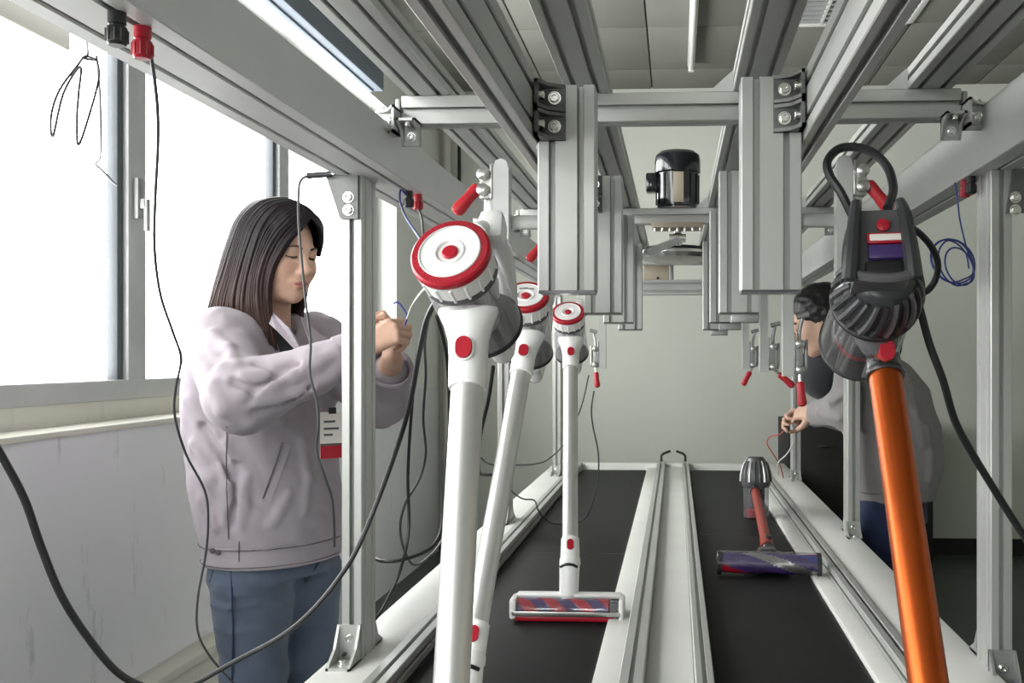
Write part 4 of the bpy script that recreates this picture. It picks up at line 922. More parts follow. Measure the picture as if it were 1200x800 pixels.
def cast(s, px, py, y0, y1, n=260):
    ys = np.linspace(y0, y1, n); d = ray(px, py); pts = np.array([[d[0] * y / d[1], y, d[2] * y / d[1] + H] for y in ys]); v = s.ev(pts); i = np.argmax(v < 0)
    return Vector(pts[i]) if v[i] < 0 else None
def on_surface(s, pts, y0, y1, lift=0.001):
    out = []
    for px, py in pts:
        p = cast(s, px, py, y0, y1)
        if p is not None: out.append(p + (Vector((0, 0, H)) - p).normalized() * lift)
    return out
def noise_folds(seed, amp, freq, stretch):
    rs = np.random.RandomState(seed); K = [(rs.normal(size=3) * np.array(stretch) * freq, rs.uniform(0, 6.28), rs.uniform(0.5, 1)) for _ in range(7)]
    def f(p):
        w = 0.02 * np.sin(p @ np.array([17., 11., 23.]) + 1.3)
        v = sum(a * np.sin(p @ k + ph + 60 * w) for k, ph, a in K); return -amp * np.tanh(v) 
    return f

# ------------------------------------------------------------------ the woman at the left
def woman():
    FY = R(-32); f = np.array([math.cos(FY), math.sin(FY), 0]); r = np.array([f[1], -f[0], 0]); BT = np.array([r, f, [0, 0, 1]])
    c0 = P(303, 500, 2.33)
    t = thing('person', 'woman with long dark hair in a mauve-grey work jacket and jeans, holding a thin wire', 'person', (c0.x, c0.y, 0)); J = off(t)
    # head frame: looking right and down, three-quarter view
    hf = Vector((math.cos(R(-27)), math.sin(R(-27)), -0.20)).normalized(); hr = hf.cross(Vector((0, 0, 1))).normalized(); hu = hr.cross(hf)
    BH = [list(hr), list(hf), list(hu)]; HC = P(328, 294, 2.29)
    hw = lambda x, y, z: HC + hr * x + hf * y + hu * z
    Rs, Re, Rw = P(259, 402, 2.21), P(281, 466, 2.03), P(424, 410, 2.12)
    Ls, Le, Lw = P(368, 400, 2.46), P(446, 466, 2.37), P(460, 420, 2.235)
    # ---- body
    b = Sdf(); head_prims(b, HC, BH)
    nb = P(312, 392, 2.34)
    b.cap(hw(0, -0.025, -0.06), nb, 0.050, 0.056, 0.03)
    b.column([(0.95, c0.x, c0.y, 0.13, 0.09), (1.15, c0.x, c0.y, 0.14, 0.09), (1.25, nb.x, nb.y, 0.11, 0.06)], 0.03, BT)
    b.cap(Rs, Re, 0.042, 0.036, 0.03); b.cap(Re, Rw, 0.036, 0.025, 0.02); b.cap(Ls, Le, 0.042, 0.036, 0.03); b.cap(Le, Lw, 0.036, 0.025, 0.02)
    rd = (P(468, 384, 2.15) - Rw); tipsR = hand_prims(b, Rw + rd.normalized() * 0.005, rd, (-0.25, -0.95, 0.30), -1, (42, 62, 45), size=0.95)
    ld = (P(464, 384, 2.20) - Lw); tipsL = hand_prims(b, Lw, ld, (0.75, 0.55, 0.1), 1, (40, 55, 45), size=0.92)
    V, Q = b.mesh(0.003)
    lb = Sdf(); lb.column([(0.72, c0.x + 0.034, c0.y, 0.115, 0.085), (0.96, c0.x, c0.y, 0.12, 0.085)], 0.03, BT)
    hipR, hipL = P(292, 640, 2.27), P(352, 640, 2.42)
    feet = []
    for hp, px in ((hipR, 292), (hipL, 350)):
        kn = Vector((hp.x + 0.01, hp.y, 0.45)); an = Vector((hp.x, hp.y + 0.01, 0.09)); feet.append(an)
        lb.cap((hp.x + 0.01, hp.y, 0.66), kn, 0.070, 0.050, 0.03); lb.cap(kn, an, 0.048, 0.034, 0.03); lb.cap(an - Vector((0, 0, 0.04)), an + Vector(f) * 0.14 - Vector((0, 0, 0.055)), 0.034, 0.026, 0.02)
    V2, Q2 = lb.mesh(0.007); Vall = np.concatenate([V, V2]); Qall = np.concatenate([Q, Q2 + len(V)])
    body, Vw = mesh_obj('body', Vall, Qall, M_skin, t, J); tint(body, lip_tint(Vw, HC, BH))
    # brows, lashes, eyes
    for q in (-1, 1):
        br = [hw(q * x, y, z) for x, y, z in ((0.014, 0.0895, 0.0165), (0.028, 0.087, 0.0215), (0.044, 0.074, 0.0175))]
        MB().tube(br, 0.0026, 6, rr=lambda u: 0.0030 - 0.0018 * u).build('eyebrow', M_brow, body, inv=J)
        ls = [hw(q * x, y, z) for x, y, z in ((0.0165, 0.0795, -0.0035), (0.025, 0.0835, -0.0045), (0.034, 0.0815, -0.0052), (0.045, 0.073, -0.004))]
        MB().tube(ls, 0.0018, 6).build('eyelash', M_brow, body, inv=J)
        MB().tube([p - hu * 0.0022 - hf * 0.0003 for p in ls[:-1]], 0.0013, 6).build('eye', M_iris, body, inv=J)
    MB().tube([hw(x, y, z) for x, y, z in ((-0.0175, 0.0868, -0.0670), (-0.008, 0.0922, -0.0663), (0, 0.0936, -0.0668), (0.008, 0.0922, -0.0663), (0.0175, 0.0868, -0.0670))], 0.0011, 6).build('mouth_line', M_lipline, body, inv=J)
    # ---- dark shirt under the jacket
    us = Sdf(); q = P(308, 470, 2.335); q2 = P(310, 386, 2.335); us.column([(q.z, q.x, q.y, 0.150, 0.128), (1.20, q2.x, q2.y, 0.145, 0.112), (q2.z, q2.x, q2.y, 0.085, 0.075)], 0.02, BT)
    V, Q = us.mesh(0.006); mesh_obj('undershirt', V, Q, M_shirt, t, J)
    # ---- jacket
    j = Sdf(); cc = lambda px, py, Y: P(px, py, Y)
    rows = []
    for px, py, a, d_ in ((321, 630, 0.1725, 0.1445), (319, 604, 0.182, 0.150), (312, 560, 0.186, 0.153), (306, 500, 0.187, 0.153), (304, 450, 0.184, 0.148), (304, 415, 0.178, 0.135), (307, 390, 0.125, 0.095), (311, 374, 0.075, 0.068)):
        q = P(px, py, 2.335); rows.append((q.z, q.x, q.y, a, d_))
    j.column(rows, 0.03, BT)
    j.ell(P(266, 394, 2.23), (0.085, 0.075, 0.055), 0.05); j.ell(P(358, 396, 2.44), (0.085, 0.075, 0.055), 0.05)
    j.cap(Rs, Re, 0.078, 0.072, 0.035); j.cap(Re, Re + (Rw - Re) * 0.80, 0.071, 0.050, 0.03)
    j.cap(Ls, Le, 0.076, 0.068, 0.035); j.cap(Le, Le + (Lw - Le) * 0.55, 0.066, 0.054, 0.03)
    base = Sdf(); base.p = list(j.p)
    def ridge(pts, rad, y0=1.85, y1=2.75, sink=0.5, k=0.016, op='u'):
        ps = on_surface(base, pts, y0, y1, 0)
        for a, c in zip(ps[:-1], ps[1:]):
            ins = ((a + c) / 2 - Vector((0, 0, H))).normalized() * rad * sink; j.cap(a + ins, c + ins, rad, rad * 0.9, k, op)
    # folds: bunched sleeve at the elbow, drag lines to the shoulder, drape over the hem
    for pts, rad in (([(262, 432), (285, 446), (316, 440)], 0.014), ([(285, 462), (318, 452), (352, 432)], 0.013), ([(262, 480), (292, 494), (330, 490)], 0.014), ([(300, 474), (345, 462), (390, 440)], 0.011), ([(232, 420), (252, 452), (262, 480)], 0.012),
                     ([(224, 470), (250, 512), (276, 540)], 0.014), ([(228, 520), (250, 560), (272, 590)], 0.013), ([(266, 520), (268, 570), (264, 612)], 0.010), ([(288, 560), (286, 590), (282, 614)], 0.009), ([(338, 580), (326, 600), (318, 614)], 0.007), ([(240, 585), (250, 604), (254, 618)], 0.009),
                     ([(248, 392), (268, 408), (276, 430)], 0.010), ([(345, 440), (372, 425), (394, 412)], 0.010), ([(352, 520), (360, 560), (356, 600)], 0.009)): ridge(pts, rad)
    for pts, rad in (([(275, 447), (298, 456), (322, 444)], 0.008), ([(300, 484), (330, 474), (365, 452)], 0.007), ([(238, 500), (262, 536), (270, 560)], 0.008), ([(276, 545), (276, 590), (272, 615)], 0.006), ([(300, 426), (325, 436), (350, 428)], 0.007)): ridge(pts, rad, sink=-0.25, k=0.012, op='s')
    j.fn(noise_folds(3, 0.0022, 26, (1, 1, 0.7)), (-9, -9, -9), (9, 9, 9), 0, 'add')
    j.fn(noise_folds(13, 0.0010, 70, (1, 1, 0.8)), (-9, -9, -9), (9, 9, 9), 0, 'add')
    # neck opening
    j.ell(hw(0.0, 0.010, -0.150), (0.062, 0.066, 0.075), 0.012, 's', B=BH)
    vt = Vector((c0.x, c0.y, 1.10)) + Vector(f) * 0.175; j.cap(hw(0, 0.06, -0.13), vt, 0.055, 0.016, 0.012, 's')
    V, Q = j.mesh(0.0042); jk, Vj = mesh_obj('jacket', V, Q, M_jacket, t, J, 1)
    # hem band with buttons
    hb = Sdf(); q0, q1 = P(321, 653, 2.335), P(320, 625, 2.335); hb.column([(q0.z, q0.x, q0.y, 0.167, 0.140), (q1.z, q1.x, q1.y, 0.171, 0.143)], 0.01, BT); hb.fn(noise_folds(8, 0.0012, 30, (1, 1, 0.3)), (-9, -9, -9), (9, 9, 9), 0, 'add')
    V, Q = hb.mesh(0.0045); mesh_obj('hem_band', V, Q, M_jacket, jk, J, 1)
    full = Sdf(); full.p = list(j.p) + list(hb.p)
    def strip(name, pts, w, m, parent, lift=0.002, y0=1.85, y1=2.7, th=0.0015):
        dn = [(a[0] + (c[0] - a[0]) * k / 5, a[1] + (c[1] - a[1]) * k / 5) for a, c in zip(pts[:-1], pts[1:]) for k in range(5)] + [pts[-1]]
        ps = on_surface(full, dn, y0, y1, lift)
        if len(ps) > 1: MB().tube(ps, w, 8, smooth=False).build(name, m, parent, inv=J)
    for zz, aa, bb_ in ((q1.z - 0.010, 0.1722, 0.1442), (q0.z + 0.008, 0.1685, 0.1415)):
        MB().tube([Vector((q1.x, q1.y, zz)) + Vector(r) * (aa * 1.006 * math.cos(w)) + Vector(f) * (bb_ * 1.006 * math.sin(w)) for w in [R(-70 + 10 * i) for i in range(22)]], 0.0012, 6).build('hem_seam', M_seam, jk, inv=J)
    strip('side_seam', [(266, 500), (265, 540), (266, 585), (268, 632)], 0.0013, M_seam, jk)
    strip('tab_seam', [(280, 634), (280, 658)], 0.0012, M_seam, jk)
    for px, py in ((249, 645), (256, 647)):
        p = on_surface(full, [(px, py)], 1.85, 2.7, 0.001)
        if p: MB().lathe(p[0] - Vector((0.4, -0.9, 0)).normalized() * -0.002, (0.35, -0.93, 0), [(0.0062, 0), (0.0062, 0.002), (0.004, 0.003)], 14).build('button', M_seam, jk, inv=J)
    # slanted welt pocket: a raised strip following the cloth
    wl = on_surface(full, [(331, 518), (324, 540), (316, 562), (308, 584)], 1.85, 2.7, 0.0035); wr = on_surface(full, [(341, 521), (334, 543), (326, 565), (318, 587)], 1.85, 2.7, 0.0035)
    if len(wl) == 4 and len(wr) == 4:
        pk = MB(); inn = Vector((-0.4, 0.9, 0)) * 0.006
        pk.loft([[a, b_, b_ + inn, a + inn] for a, b_ in zip(wl, wr)]); pko = pk.build('welt_pocket', M_jacket, jk, inv=J)
        MB().tube([p + Vector((0.1, -0.3, 0)) * 0.004 for p in wl], 0.0016, 6).build('pocket_slit', M_seam, pko, inv=J)
    # collar flaps
    def flap(pts, th=0.005):
        a = [Vector(p) for p in pts]; n = (a[1] - a[0]).cross(a[2] - a[0]).normalized() * th; m = MB(); k = len(a)
        m.add([p for p in a] + [p + n for p in a], [tuple(range(k)), tuple(range(2 * k - 1, k - 1, -1))] + [(i, k + i, k + (i + 1) % k, (i + 1) % k) for i in range(k)]); return m
    col1 = flap([P(303, 368, 2.26), P(316, 363, 2.235), P(338, 384, 2.17), P(358, 420, 2.155), P(346, 410, 2.165), P(324, 387, 2.19)]); o1 = col1.build('collar', M_jacket, jk, smooth=False, inv=J)
    col2 = flap([P(352, 372, 2.30), P(372, 392, 2.28), P(390, 402, 2.29), P(376, 418, 2.22), P(366, 412, 2.2)]); col2.build('collar', M_jacket, jk, smooth=False, inv=J)
    # cuffs
    for e, w_, k0, k1, r0 in ((Re, Rw, 0.80, 0.93, 0.047), (Le, Lw, 0.50, 0.80, 0.0545)):
        a, c = e + (w_ - e) * k0, e + (w_ - e) * k1; d = (c - a); L = d.length
        MB().lathe(a, d, [(r0, 0), (r0 + 0.003, 0.004), (r0 + 0.002, L - 0.003), (r0 - 0.002, L), (r0 - 0.007, L - 0.002), (r0 - 0.010, 0.004)], 28, cap=False).build('cuff', M_jacket, jk, inv=J)
    # ---- jeans
    jn = Sdf(); jn.column([(0.68, c0.x + 0.034, c0.y, 0.152, 0.124), (0.74, c0.x + 0.034, c0.y, 0.146, 0.117), (0.80, c0.x + 0.032, c0.y, 0.135, 0.105)], 0.03, BT)
    for hp in (hipR, hipL):
        kn = Vector((hp.x + 0.012, hp.y, 0.45)); an = Vector((hp.x + 0.0, hp.y + 0.01, 0.08))
        jn.cap((hp.x + 0.008, hp.y, 0.66), kn, 0.094, 0.072, 0.035); jn.cap(kn, an, 0.071, 0.056, 0.03)
    bj = Sdf(); bj.p = list(jn.p)
    for pts in ([(250, 692), (272, 698), (290, 696)], [(250, 708), (270, 712), (300, 708)], [(254, 736), (275, 740), (300, 735)]):
        ps = on_surface(bj, pts, 1.9, 2.7, 0)
        for a, c in zip(ps[:-1], ps[1:]): jn.cap(a, c, 0.0055, 0.004, 0.010)
    jn.fn(noise_folds(5, 0.002, 24, (0.8, 0.8, 1.2)), (-9, -9, -9), (9, 9, 9), 0, 'add')
    V, Q = jn.mesh(0.005); jo, _ = mesh_obj('jeans', V, Q, M_denim, t, J, 1)
    for pts in ([(271, 664), (272, 700), (273, 740), (272, 798)], [(251, 664), (249, 672), (246, 682)], [(375, 655), (368, 668), (358, 682)]):
        ps = on_surface(jn, pts, 1.9, 2.75, 0.001)
        if len(ps) > 1: MB().tube(ps, 0.0022, 6).build('leg_seam', M_denim2, jo, inv=J)
    for an in feet:
        sh = Sdf(); a = Vector((an.x, an.y, 0.045)); fv = Vector(f)
        sh.cap(a - fv * 0.05, a + fv * 0.12 - Vector((0, 0, 0.008)), 0.042, 0.034, 0.02); sh.cap(a, a + Vector((0, 0, 0.05)), 0.042, 0.042, 0.02)
        sh.fn(lambda p: 0.004 - p[..., 2], (-9, -9, -9), (9, 9, 9), 0.004, 'i'); V, Q = sh.mesh(0.006); mesh_obj('shoe', V, Q, M_shoe, t, J)
    # ---- hair: fine locks interpolated between guide curves, from the parting down to the chest
    G = [ # front curtain -> side -> back; points from the parting to the tip (right side; mirrored for the left)
        [(0.000, 0.086, 0.090), (0.026, 0.094, 0.064), (0.046, 0.085, 0.034), (0.058, 0.074, 0.000), (0.064, 0.062, -0.040), (0.062, 0.056, -0.085), (0.056, 0.060, -0.135), (0.046, 0.074, -0.195), (0.034, 0.092, -0.265)],
        [(0.000, 0.070, 0.108), (0.042, 0.076, 0.082), (0.066, 0.062, 0.040), (0.076, 0.050, 0.000), (0.080, 0.042, -0.045), (0.079, 0.040, -0.090), (0.074, 0.048, -0.140), (0.064, 0.066, -0.195), (0.052, 0.086, -0.265)],
        [(0.000, 0.040, 0.120), (0.050, 0.030, 0.102), (0.080, 0.022, 0.056), (0.089, 0.014, 0.000), (0.092, 0.008, -0.050), (0.093, 0.004, -0.095), (0.092, 0.004, -0.135), (0.088, 0.010, -0.175), (0.082, 0.020, -0.225)],
        [(0.000, 0.000, 0.125), (0.048, -0.024, 0.108), (0.078, -0.045, 0.060), (0.087, -0.058, 0.000), (0.091, -0.066, -0.050), (0.094, -0.074, -0.095), (0.096, -0.082, -0.130), (0.096, -0.092, -0.165), (0.094, -0.102, -0.200)],
        [(0.000, -0.045, 0.120), (0.030, -0.080, 0.098), (0.046, -0.106, 0.052), (0.052, -0.118, 0.000), (0.055, -0.126, -0.050), (0.056, -0.134, -0.095), (0.056, -0.142, -0.135), (0.055, -0.150, -0.175), (0.054, -0.156, -0.215)],
        [(0.000, -0.070, 0.108), (0.000, -0.102, 0.084), (0.000, -0.120, 0.045), (0.000, -0.128, 0.000), (0.000, -0.136, -0.050), (0.000, -0.144, -0.095), (0.000, -0.152, -0.135), (0.000, -0.158, -0.175), (0.000, -0.162, -0.215)]]
    G = np.array(G); hm = MB(); rnd = random.Random(4)
    def lock(u, side, lay, rad, cut):
        x = u * (len(G) - 1); i = min(int(x), len(G) - 2); g = G[i] * (1 - (x - i)) + G[i + 1] * (x - i); pts = []
        jx, jy = rnd.uniform(-0.004, 0.004), rnd.uniform(-0.004, 0.004)
        for q, (a, b_, c_) in enumerate(g):
            k = 1 + lay * 9 + (0.01 * q / 8) * rnd.uniform(-1, 1); jj = min(1, q / 4)
            pts.append(hw(side * (a * k + jx * jj), -0.02 + (b_ + 0.02) * k + jy * jj, c_ + lay * (1 if q < 3 else 0) - (rnd.uniform(0, 0.02) if q == 8 else 0)))
        if cut < 9: pts = pts[:cut]
        hm.tube(pts, rad, 5, rr=lambda w: rad * (0.5 + 0.5 * min(1, w * 5)) * (1 if w < 0.7 else max(0.10, 1 - (w - 0.7) * 3.1)))
    for i in range(760):
        u = rnd.random() ** 1.15; lock(u, 1, rnd.uniform(-0.0012, 0.0016) * (1 + u), rnd.uniform(0.0022, 0.0050), 9)
    for i in range(420):
        u = 0.02 + 0.98 * rnd.random(); lock(u, -1, rnd.uniform(-0.0012, 0.0010), rnd.uniform(0.0024, 0.0045), 9 if u > 0.40 else (3 if u < 0.16 else 4))
    hair = hm.build('hair', M_hair, t, inv=J, angle=80)
    cp = Sdf(); cp.ell(hw(0, -0.022, 0.030), (0.079, 0.098, 0.088), 0.02, B=BH); cp.cap(hw(0.0, -0.070, 0.0), hw(0, -0.090, -0.14), 0.055, 0.055, 0.03); cp.cap(hw(0.055, -0.02, 0.0), hw(0.060, -0.03, -0.13), 0.026, 0.026, 0.03); cp.ell(hw(0, 0.100, -0.015), (0.080, 0.085, 0.110), 0.02, 's', B=BH)
    V, Q = cp.mesh(0.005); mesh_obj('hair_cap', V, Q, M_hair, hair, J)
    return full, tipsR, tipsL
wsdf, tipsR, tipsL = woman()

# ------------------------------------------------------------------ the man at the right, leaning in behind the gantry
def man():
    c0 = P(1046, 520, 3.50)
    t = thing('person', 'man with black hair in a grey jacket and dark jeans, reaching over the right belt', 'person', (c0.x, c0.y, 0)); J = off(t)
    f = np.array([-0.93, 0.36, 0]); r = np.array([f[1], -f[0], 0]); BT = np.array([r, f, [0, 0, 1]])
    hf = Vector((-0.86, 0.18, -0.42)).normalized(); hr = hf.cross(Vector((0, 0, 1))).normalized(); hu = hr.cross(hf); BH = [list(hr), list(hf), list(hu)]; HC = P(959, 374, 3.46)
    hw = lambda x, y, z: HC + hr * x + hf * y + hu * z
    Rs, Re, Rw = P(1010, 425, 3.64), P(985, 480, 3.80), P(952, 486, 3.86)
    Ls, Le, Lw = P(1018, 425, 3.42), P(995, 478, 3.49), P(955, 483, 3.70)
    b = Sdf(); head_prims(b, HC, BH); nb = P(990, 412, 3.48)
    b.cap(hw(0, -0.03, -0.06), nb, 0.055, 0.062, 0.03)
    b.column([(0.80, c0.x, c0.y, 0.13, 0.09), (1.05, P(1030, 460, 3.5).x, c0.y, 0.15, 0.09), (1.19, nb.x, nb.y, 0.10, 0.06)], 0.03, BT)
    for s_, e, w_ in ((Rs, Re, Rw), (Ls, Le, Lw)): b.cap(s_, e, 0.045, 0.04, 0.03); b.cap(e, w_, 0.04, 0.028, 0.02)
    hand_prims(b, Lw, P(930, 482, 3.78) - Lw, (0.0, -0.9, 0.4), -1, (40, 55, 40)); hand_prims(b, Rw, P(932, 486, 3.90) - Rw, (0, 0.7, 0.6), 1, (40, 55, 40))
    V, Q = b.mesh(0.0045); lb = Sdf(); lb.column([(0.66, c0.x, c0.y, 0.13, 0.10), (0.84, c0.x, c0.y, 0.13, 0.09)], 0.03, BT); jn = Sdf(); feet = []
    jn.column([(0.62, c0.x - 0.01, c0.y, 0.165, 0.125), (0.80, c0.x - 0.01, c0.y, 0.16, 0.12)], 0.03, BT)
    for s in (-1, 1):
        hp = Vector((c0.x - 0.01 + r[0] * 0.085 * s, c0.y + r[1] * 0.085 * s, 0.64)); kn = hp + Vector((-0.02, 0, -0.22)); kn.z = 0.42; an = Vector((hp.x, hp.y, 0.09)); feet.append(an)
        lb.cap(hp, kn, 0.08, 0.055, 0.03); lb.cap(kn, an, 0.05, 0.036, 0.03); jn.cap(hp, kn, 0.10, 0.078, 0.035); jn.cap(kn, (an.x, an.y, 0.075), 0.075, 0.064, 0.03)
    V2, Q2 = lb.mesh(0.009); body, Vw = mesh_obj('body', np.concatenate([V, V2]), np.concatenate([Q, Q2 + len(V)]), M_skin, t, J); tint(body, lip_tint(Vw, HC, BH))
    for q in (-1, 1):
        MB().tube([hw(q * x, y, z) for x, y, z in ((0.014, 0.0895, 0.0165), (0.028, 0.087, 0.0215), (0.044, 0.074, 0.0175))], 0.003, 6).build('eyebrow', M_brow, body, inv=J)
        MB().tube([hw(q * x, y, z) for x, y, z in ((0.0165, 0.0795, -0.0035), (0.025, 0.0835, -0.0045), (0.034, 0.0815, -0.0052), (0.045, 0.073, -0.004))], 0.002, 6).build('eyelash', M_brow, body, inv=J)
    j = Sdf(); rows = []
    for px, py, a, d_ in ((1046, 572, 0.185, 0.150), (1048, 545, 0.205, 0.168), (1045, 500, 0.205, 0.165), (1036, 455, 0.200, 0.150), (1020, 425, 0.175, 0.125), (1004, 408, 0.10, 0.085)):
        q = P(px, py, 3.50); rows.append((q.z, q.x, q.y, a, d_))
    j.column(rows, 0.03, BT)
    for s_, e, w_ in ((Rs, Re, Rw), (Ls, Le, Lw)): j.cap(s_, e, 0.085, 0.075, 0.04); j.cap(e, e + (w_ - e) * 0.86, 0.074, 0.052, 0.03)
    base = Sdf(); base.p = list(j.p)
    for pts in ([(1062, 440), (1072, 480), (1080, 520)], [(1040, 500), (1052, 530), (1060, 560)], [(1085, 500), (1090, 530), (1088, 560)], [(958, 460), (975, 470), (990, 462)], [(945, 475), (962, 484), (985, 490)], [(1010, 440), (1018, 470), (1012, 500)]):
        ps = on_surface(base, pts, 2.9, 4.2, 0)
        for a, c in zip(ps[:-1], ps[1:]): j.cap(a, c, 0.013, 0.010, 0.018)
    j.fn(noise_folds(11, 0.003, 24, (1, 1, 0.7)), (-9, -9, -9), (9, 9, 9), 0, 'add')
    V, Q = j.mesh(0.006); jk, _ = mesh_obj('jacket', V, Q, M_jacket2, t, J, 1)
    hb = Sdf(); q0, q1 = P(1046, 583, 3.5), P(1046, 566, 3.5); hb.column([(q0.z, q0.x, q0.y, 0.178, 0.146), (q1.z, q1.x, q1.y, 0.186, 0.152)], 0.01, BT); V, Q = hb.mesh(0.006); mesh_obj('hem_band', V, Q, M_jacket2, jk, J, 1)
    sh = Sdf(); sh.ell(P(962, 432, 3.60), (0.075, 0.10, 0.10), 0.03); sh.cap(P(978, 408, 3.5), P(965, 440, 3.6), 0.07, 0.085, 0.03); V, Q = sh.mesh(0.006); mesh_obj('dark_shirt', V, Q, M_shirt, t, J)
    jn.fn(noise_folds(6, 0.003, 24, (0.8, 0.8, 1.2)), (-9, -9, -9), (9, 9, 9), 0, 'add'); V, Q = jn.mesh(0.007); mesh_obj('jeans', V, Q, M_denim2, t, J, 1)
    for an in feet:
        s2 = Sdf(); a = Vector((an.x, an.y, 0.045)); fv = Vector(f); s2.cap(a - fv * 0.05, a + fv * 0.14 - Vector((0, 0, 0.006)), 0.046, 0.038, 0.02); s2.cap(a, a + Vector((0, 0, 0.05)), 0.045, 0.045, 0.02)
        s2.fn(lambda p: 0.004 - p[..., 2], (-9, -9, -9), (9, 9, 9), 0.004, 'i'); V, Q = s2.mesh(0.007); mesh_obj('shoe', V, Q, M_shoe, t, J)
    hc = Sdf(); hc.ell(hw(0, -0.022, 0.034), (0.080, 0.098, 0.088), 0.02, B=BH); hc.ell(hw(0, -0.045, -0.02), (0.076, 0.070, 0.07), 0.03, B=BH)
    hc.ell(hw(0, 0.080, -0.035), (0.080, 0.075, 0.085), 0.012, 's', B=BH); hc.fn(noise_folds(2, 0.0022, 110, (1, 1, 1)), (-9, -9, -9), (9, 9, 9), 0, 'add')
    V, Q = hc.mesh(0.0045); mesh_obj('hair', V, Q, M_hair2, t, J)
man()
# ================================================================== terminals, wires and cables
def binding_post(px, py, Y, x, m, label, z=1.552, h=0.034):
    p = P(px, py, Y); t = thing('binding_post', label, 'terminal', (p.x if x is None else x, Y, z), 'binding posts under the gantry beams'); J = off(t); o = Vector(t.location)
    MB().lathe(o, (0, 0, -1), [(0.009, 0), (0.009, h * 0.35), (0.0075, h * 0.38), (0.0075, h * 0.45)], 16).build('base', m, t, inv=J)
    b = MB(); n = 20; prof = [(0.0095, h * 0.45), (0.010, h * 0.5), (0.010, h * 0.92), (0.008, h)]
    b.lathe(o, (0, 0, -1), prof, n); b.build('cap', m, t, inv=J)
    for k in range(10):
        a = 2 * math.pi * k / 10; d = Vector((math.cos(a), math.sin(a), 0)) * 0.0102
        MB().tube([o + d - Vector((0, 0, h * 0.52)), o + d - Vector((0, 0, h * 0.9))], 0.0012, 5, smooth=False).build('knurl', m, t, inv=J)
    return t
bp1 = binding_post(137, 4, 0.975, None, M_black, 'black binding post under the left beam closest to the lens')
bp2 = binding_post(167, 18, 1.02, None, M_redpl, 'red binding post with a long hanging wire under the left beam')
binding_post(479, 220, 2.06, None, M_black, 'black binding post under the left beam above the nearest white vacuum')
binding_post(490, 226, 2.10, None, M_redpl, 'red binding post under the left beam above the nearest white vacuum')
binding_post(1103, 215, 1.99, 0.576, M_redpl, 'red binding post under the right beam')
binding_post(1115, 210, 1.95, 0.576, M_black, 'black binding post under the right beam above the blue wire coil')
def cable(name, label, pts, r, m, parts=None, cat='cable'):
    o = MB().tube(path(pts), r, 8).build(name, m); return tag(o, label, cat)
cable('hanging_wire', 'thin grey wire hanging from the red terminal past the woman to the floor', [(168, 48, 1.02), (176, 62, 1.03), (184, 120, 1.08), (185, 170, 1.14), (182, 230, 1.22), (181, 290, 1.30), (188, 345, 1.36), (203, 390, 1.42), (212, 420, 1.48), (206, 455, 1.52), (205, 488, 1.55), (218, 532, 1.6), (240, 575, 1.64), (244, 610, 1.66), (241, 650, 1.68), (232, 700, 1.7), (232, 740, 1.72), (247, 770, 1.76), (275, 802, 1.8), (300, 830, 1.84), (330, 1060, 2.0)], 0.0020, M_cable_grey)
cable('power_cable', 'thick black cable sagging across the lower left corner', [(-60, 410, 1.28), (-20, 495, 1.3), (0, 530, 1.32), (28, 583, 1.34), (48, 640, 1.36), (72, 698, 1.38), (104, 748, 1.42), (136, 786, 1.46), (165, 803, 1.5), (200, 812, 1.56), (225, 806, 1.6)], 0.0055, M_cable)
cable('power_cable', 'black cable arcing up in front of the near left post to the nearest vacuum', [(200, 815, 1.6), (232, 799, 1.62), (275, 775, 1.64), (330, 745, 1.66), (366, 715, 1.68), (398, 676, 1.70), (420, 640, 1.72), (447, 575, 1.74), (470, 510, 1.72), (482, 465, 1.64), (490, 420, 1.52), (500, 375, 1.42), (512, 350, 1.36)], 0.0044, M_cable)
cable('data_wire', 'thin dark wire looping down behind the post from the nearest vacuum', [(505, 360, 1.5), (494, 395, 1.8), (487, 430, 2.1), (481, 500, 2.2), (478, 560, 2.25), (479, 620, 2.25), (470, 665, 2.2), (455, 700, 2.1), (440, 725, 2.02), (415, 752, 1.95), (402, 768, 1.86)], 0.0036, M_cable)
cable('data_wire', 'thin wire swinging from the vacuum row to the floor beside the left frame', [(506, 355, 1.9), (498, 400, 2.2), (499, 440, 2.4), (496, 490, 2.5), (499, 530, 2.5), (492, 560, 2.5), (475, 590, 2.5), (469, 620, 2.5), (476, 650, 2.5), (488, 662, 2.5), (510, 645, 2.6), (522, 625, 2.7)], 0.0032, M_cable_grey)
cable('power_cable', 'short black cable loop lying low between post and nearest vacuum', [(436, 650, 2.35), (446, 657, 2.3), (470, 656, 2.3), (498, 646, 2.35), (514, 630, 2.4), (520, 600, 2.45), (524, 540, 2.45), (527, 490, 2.4), (524, 420, 2.3), (512, 370, 2.2)], 0.0045, M_cable)
cable('power_cable', 'black cable hanging between the two nearest white vacuums', [(578, 430, 2.3), (572, 470, 2.5), (563, 510, 2.6), (561, 550, 2.7), (566, 556, 2.8), (580, 556, 2.9)], 0.0050, M_cable)
cable('data_wire', 'thin wire drooping across the left frame between far posts', [(563, 536, 3.3), (575, 544, 3.4), (600, 545, 3.6), (630, 543, 4.0), (645, 536, 4.4), (662, 518, 4.8), (680, 480, 4.9), (690, 440, 4.4)], 0.0032, M_cable_grey)
cable('data_wire', 'thin wire lying over the edge of the left frame', [(585, 560, 3.3), (598, 574, 3.3), (612, 584, 3.30), (626, 586, 3.32), (630, 596, 3.3), (636, 605, 3.35), (648, 613, 3.55), (664, 613, 3.58)], 0.0028, M_cable_grey)
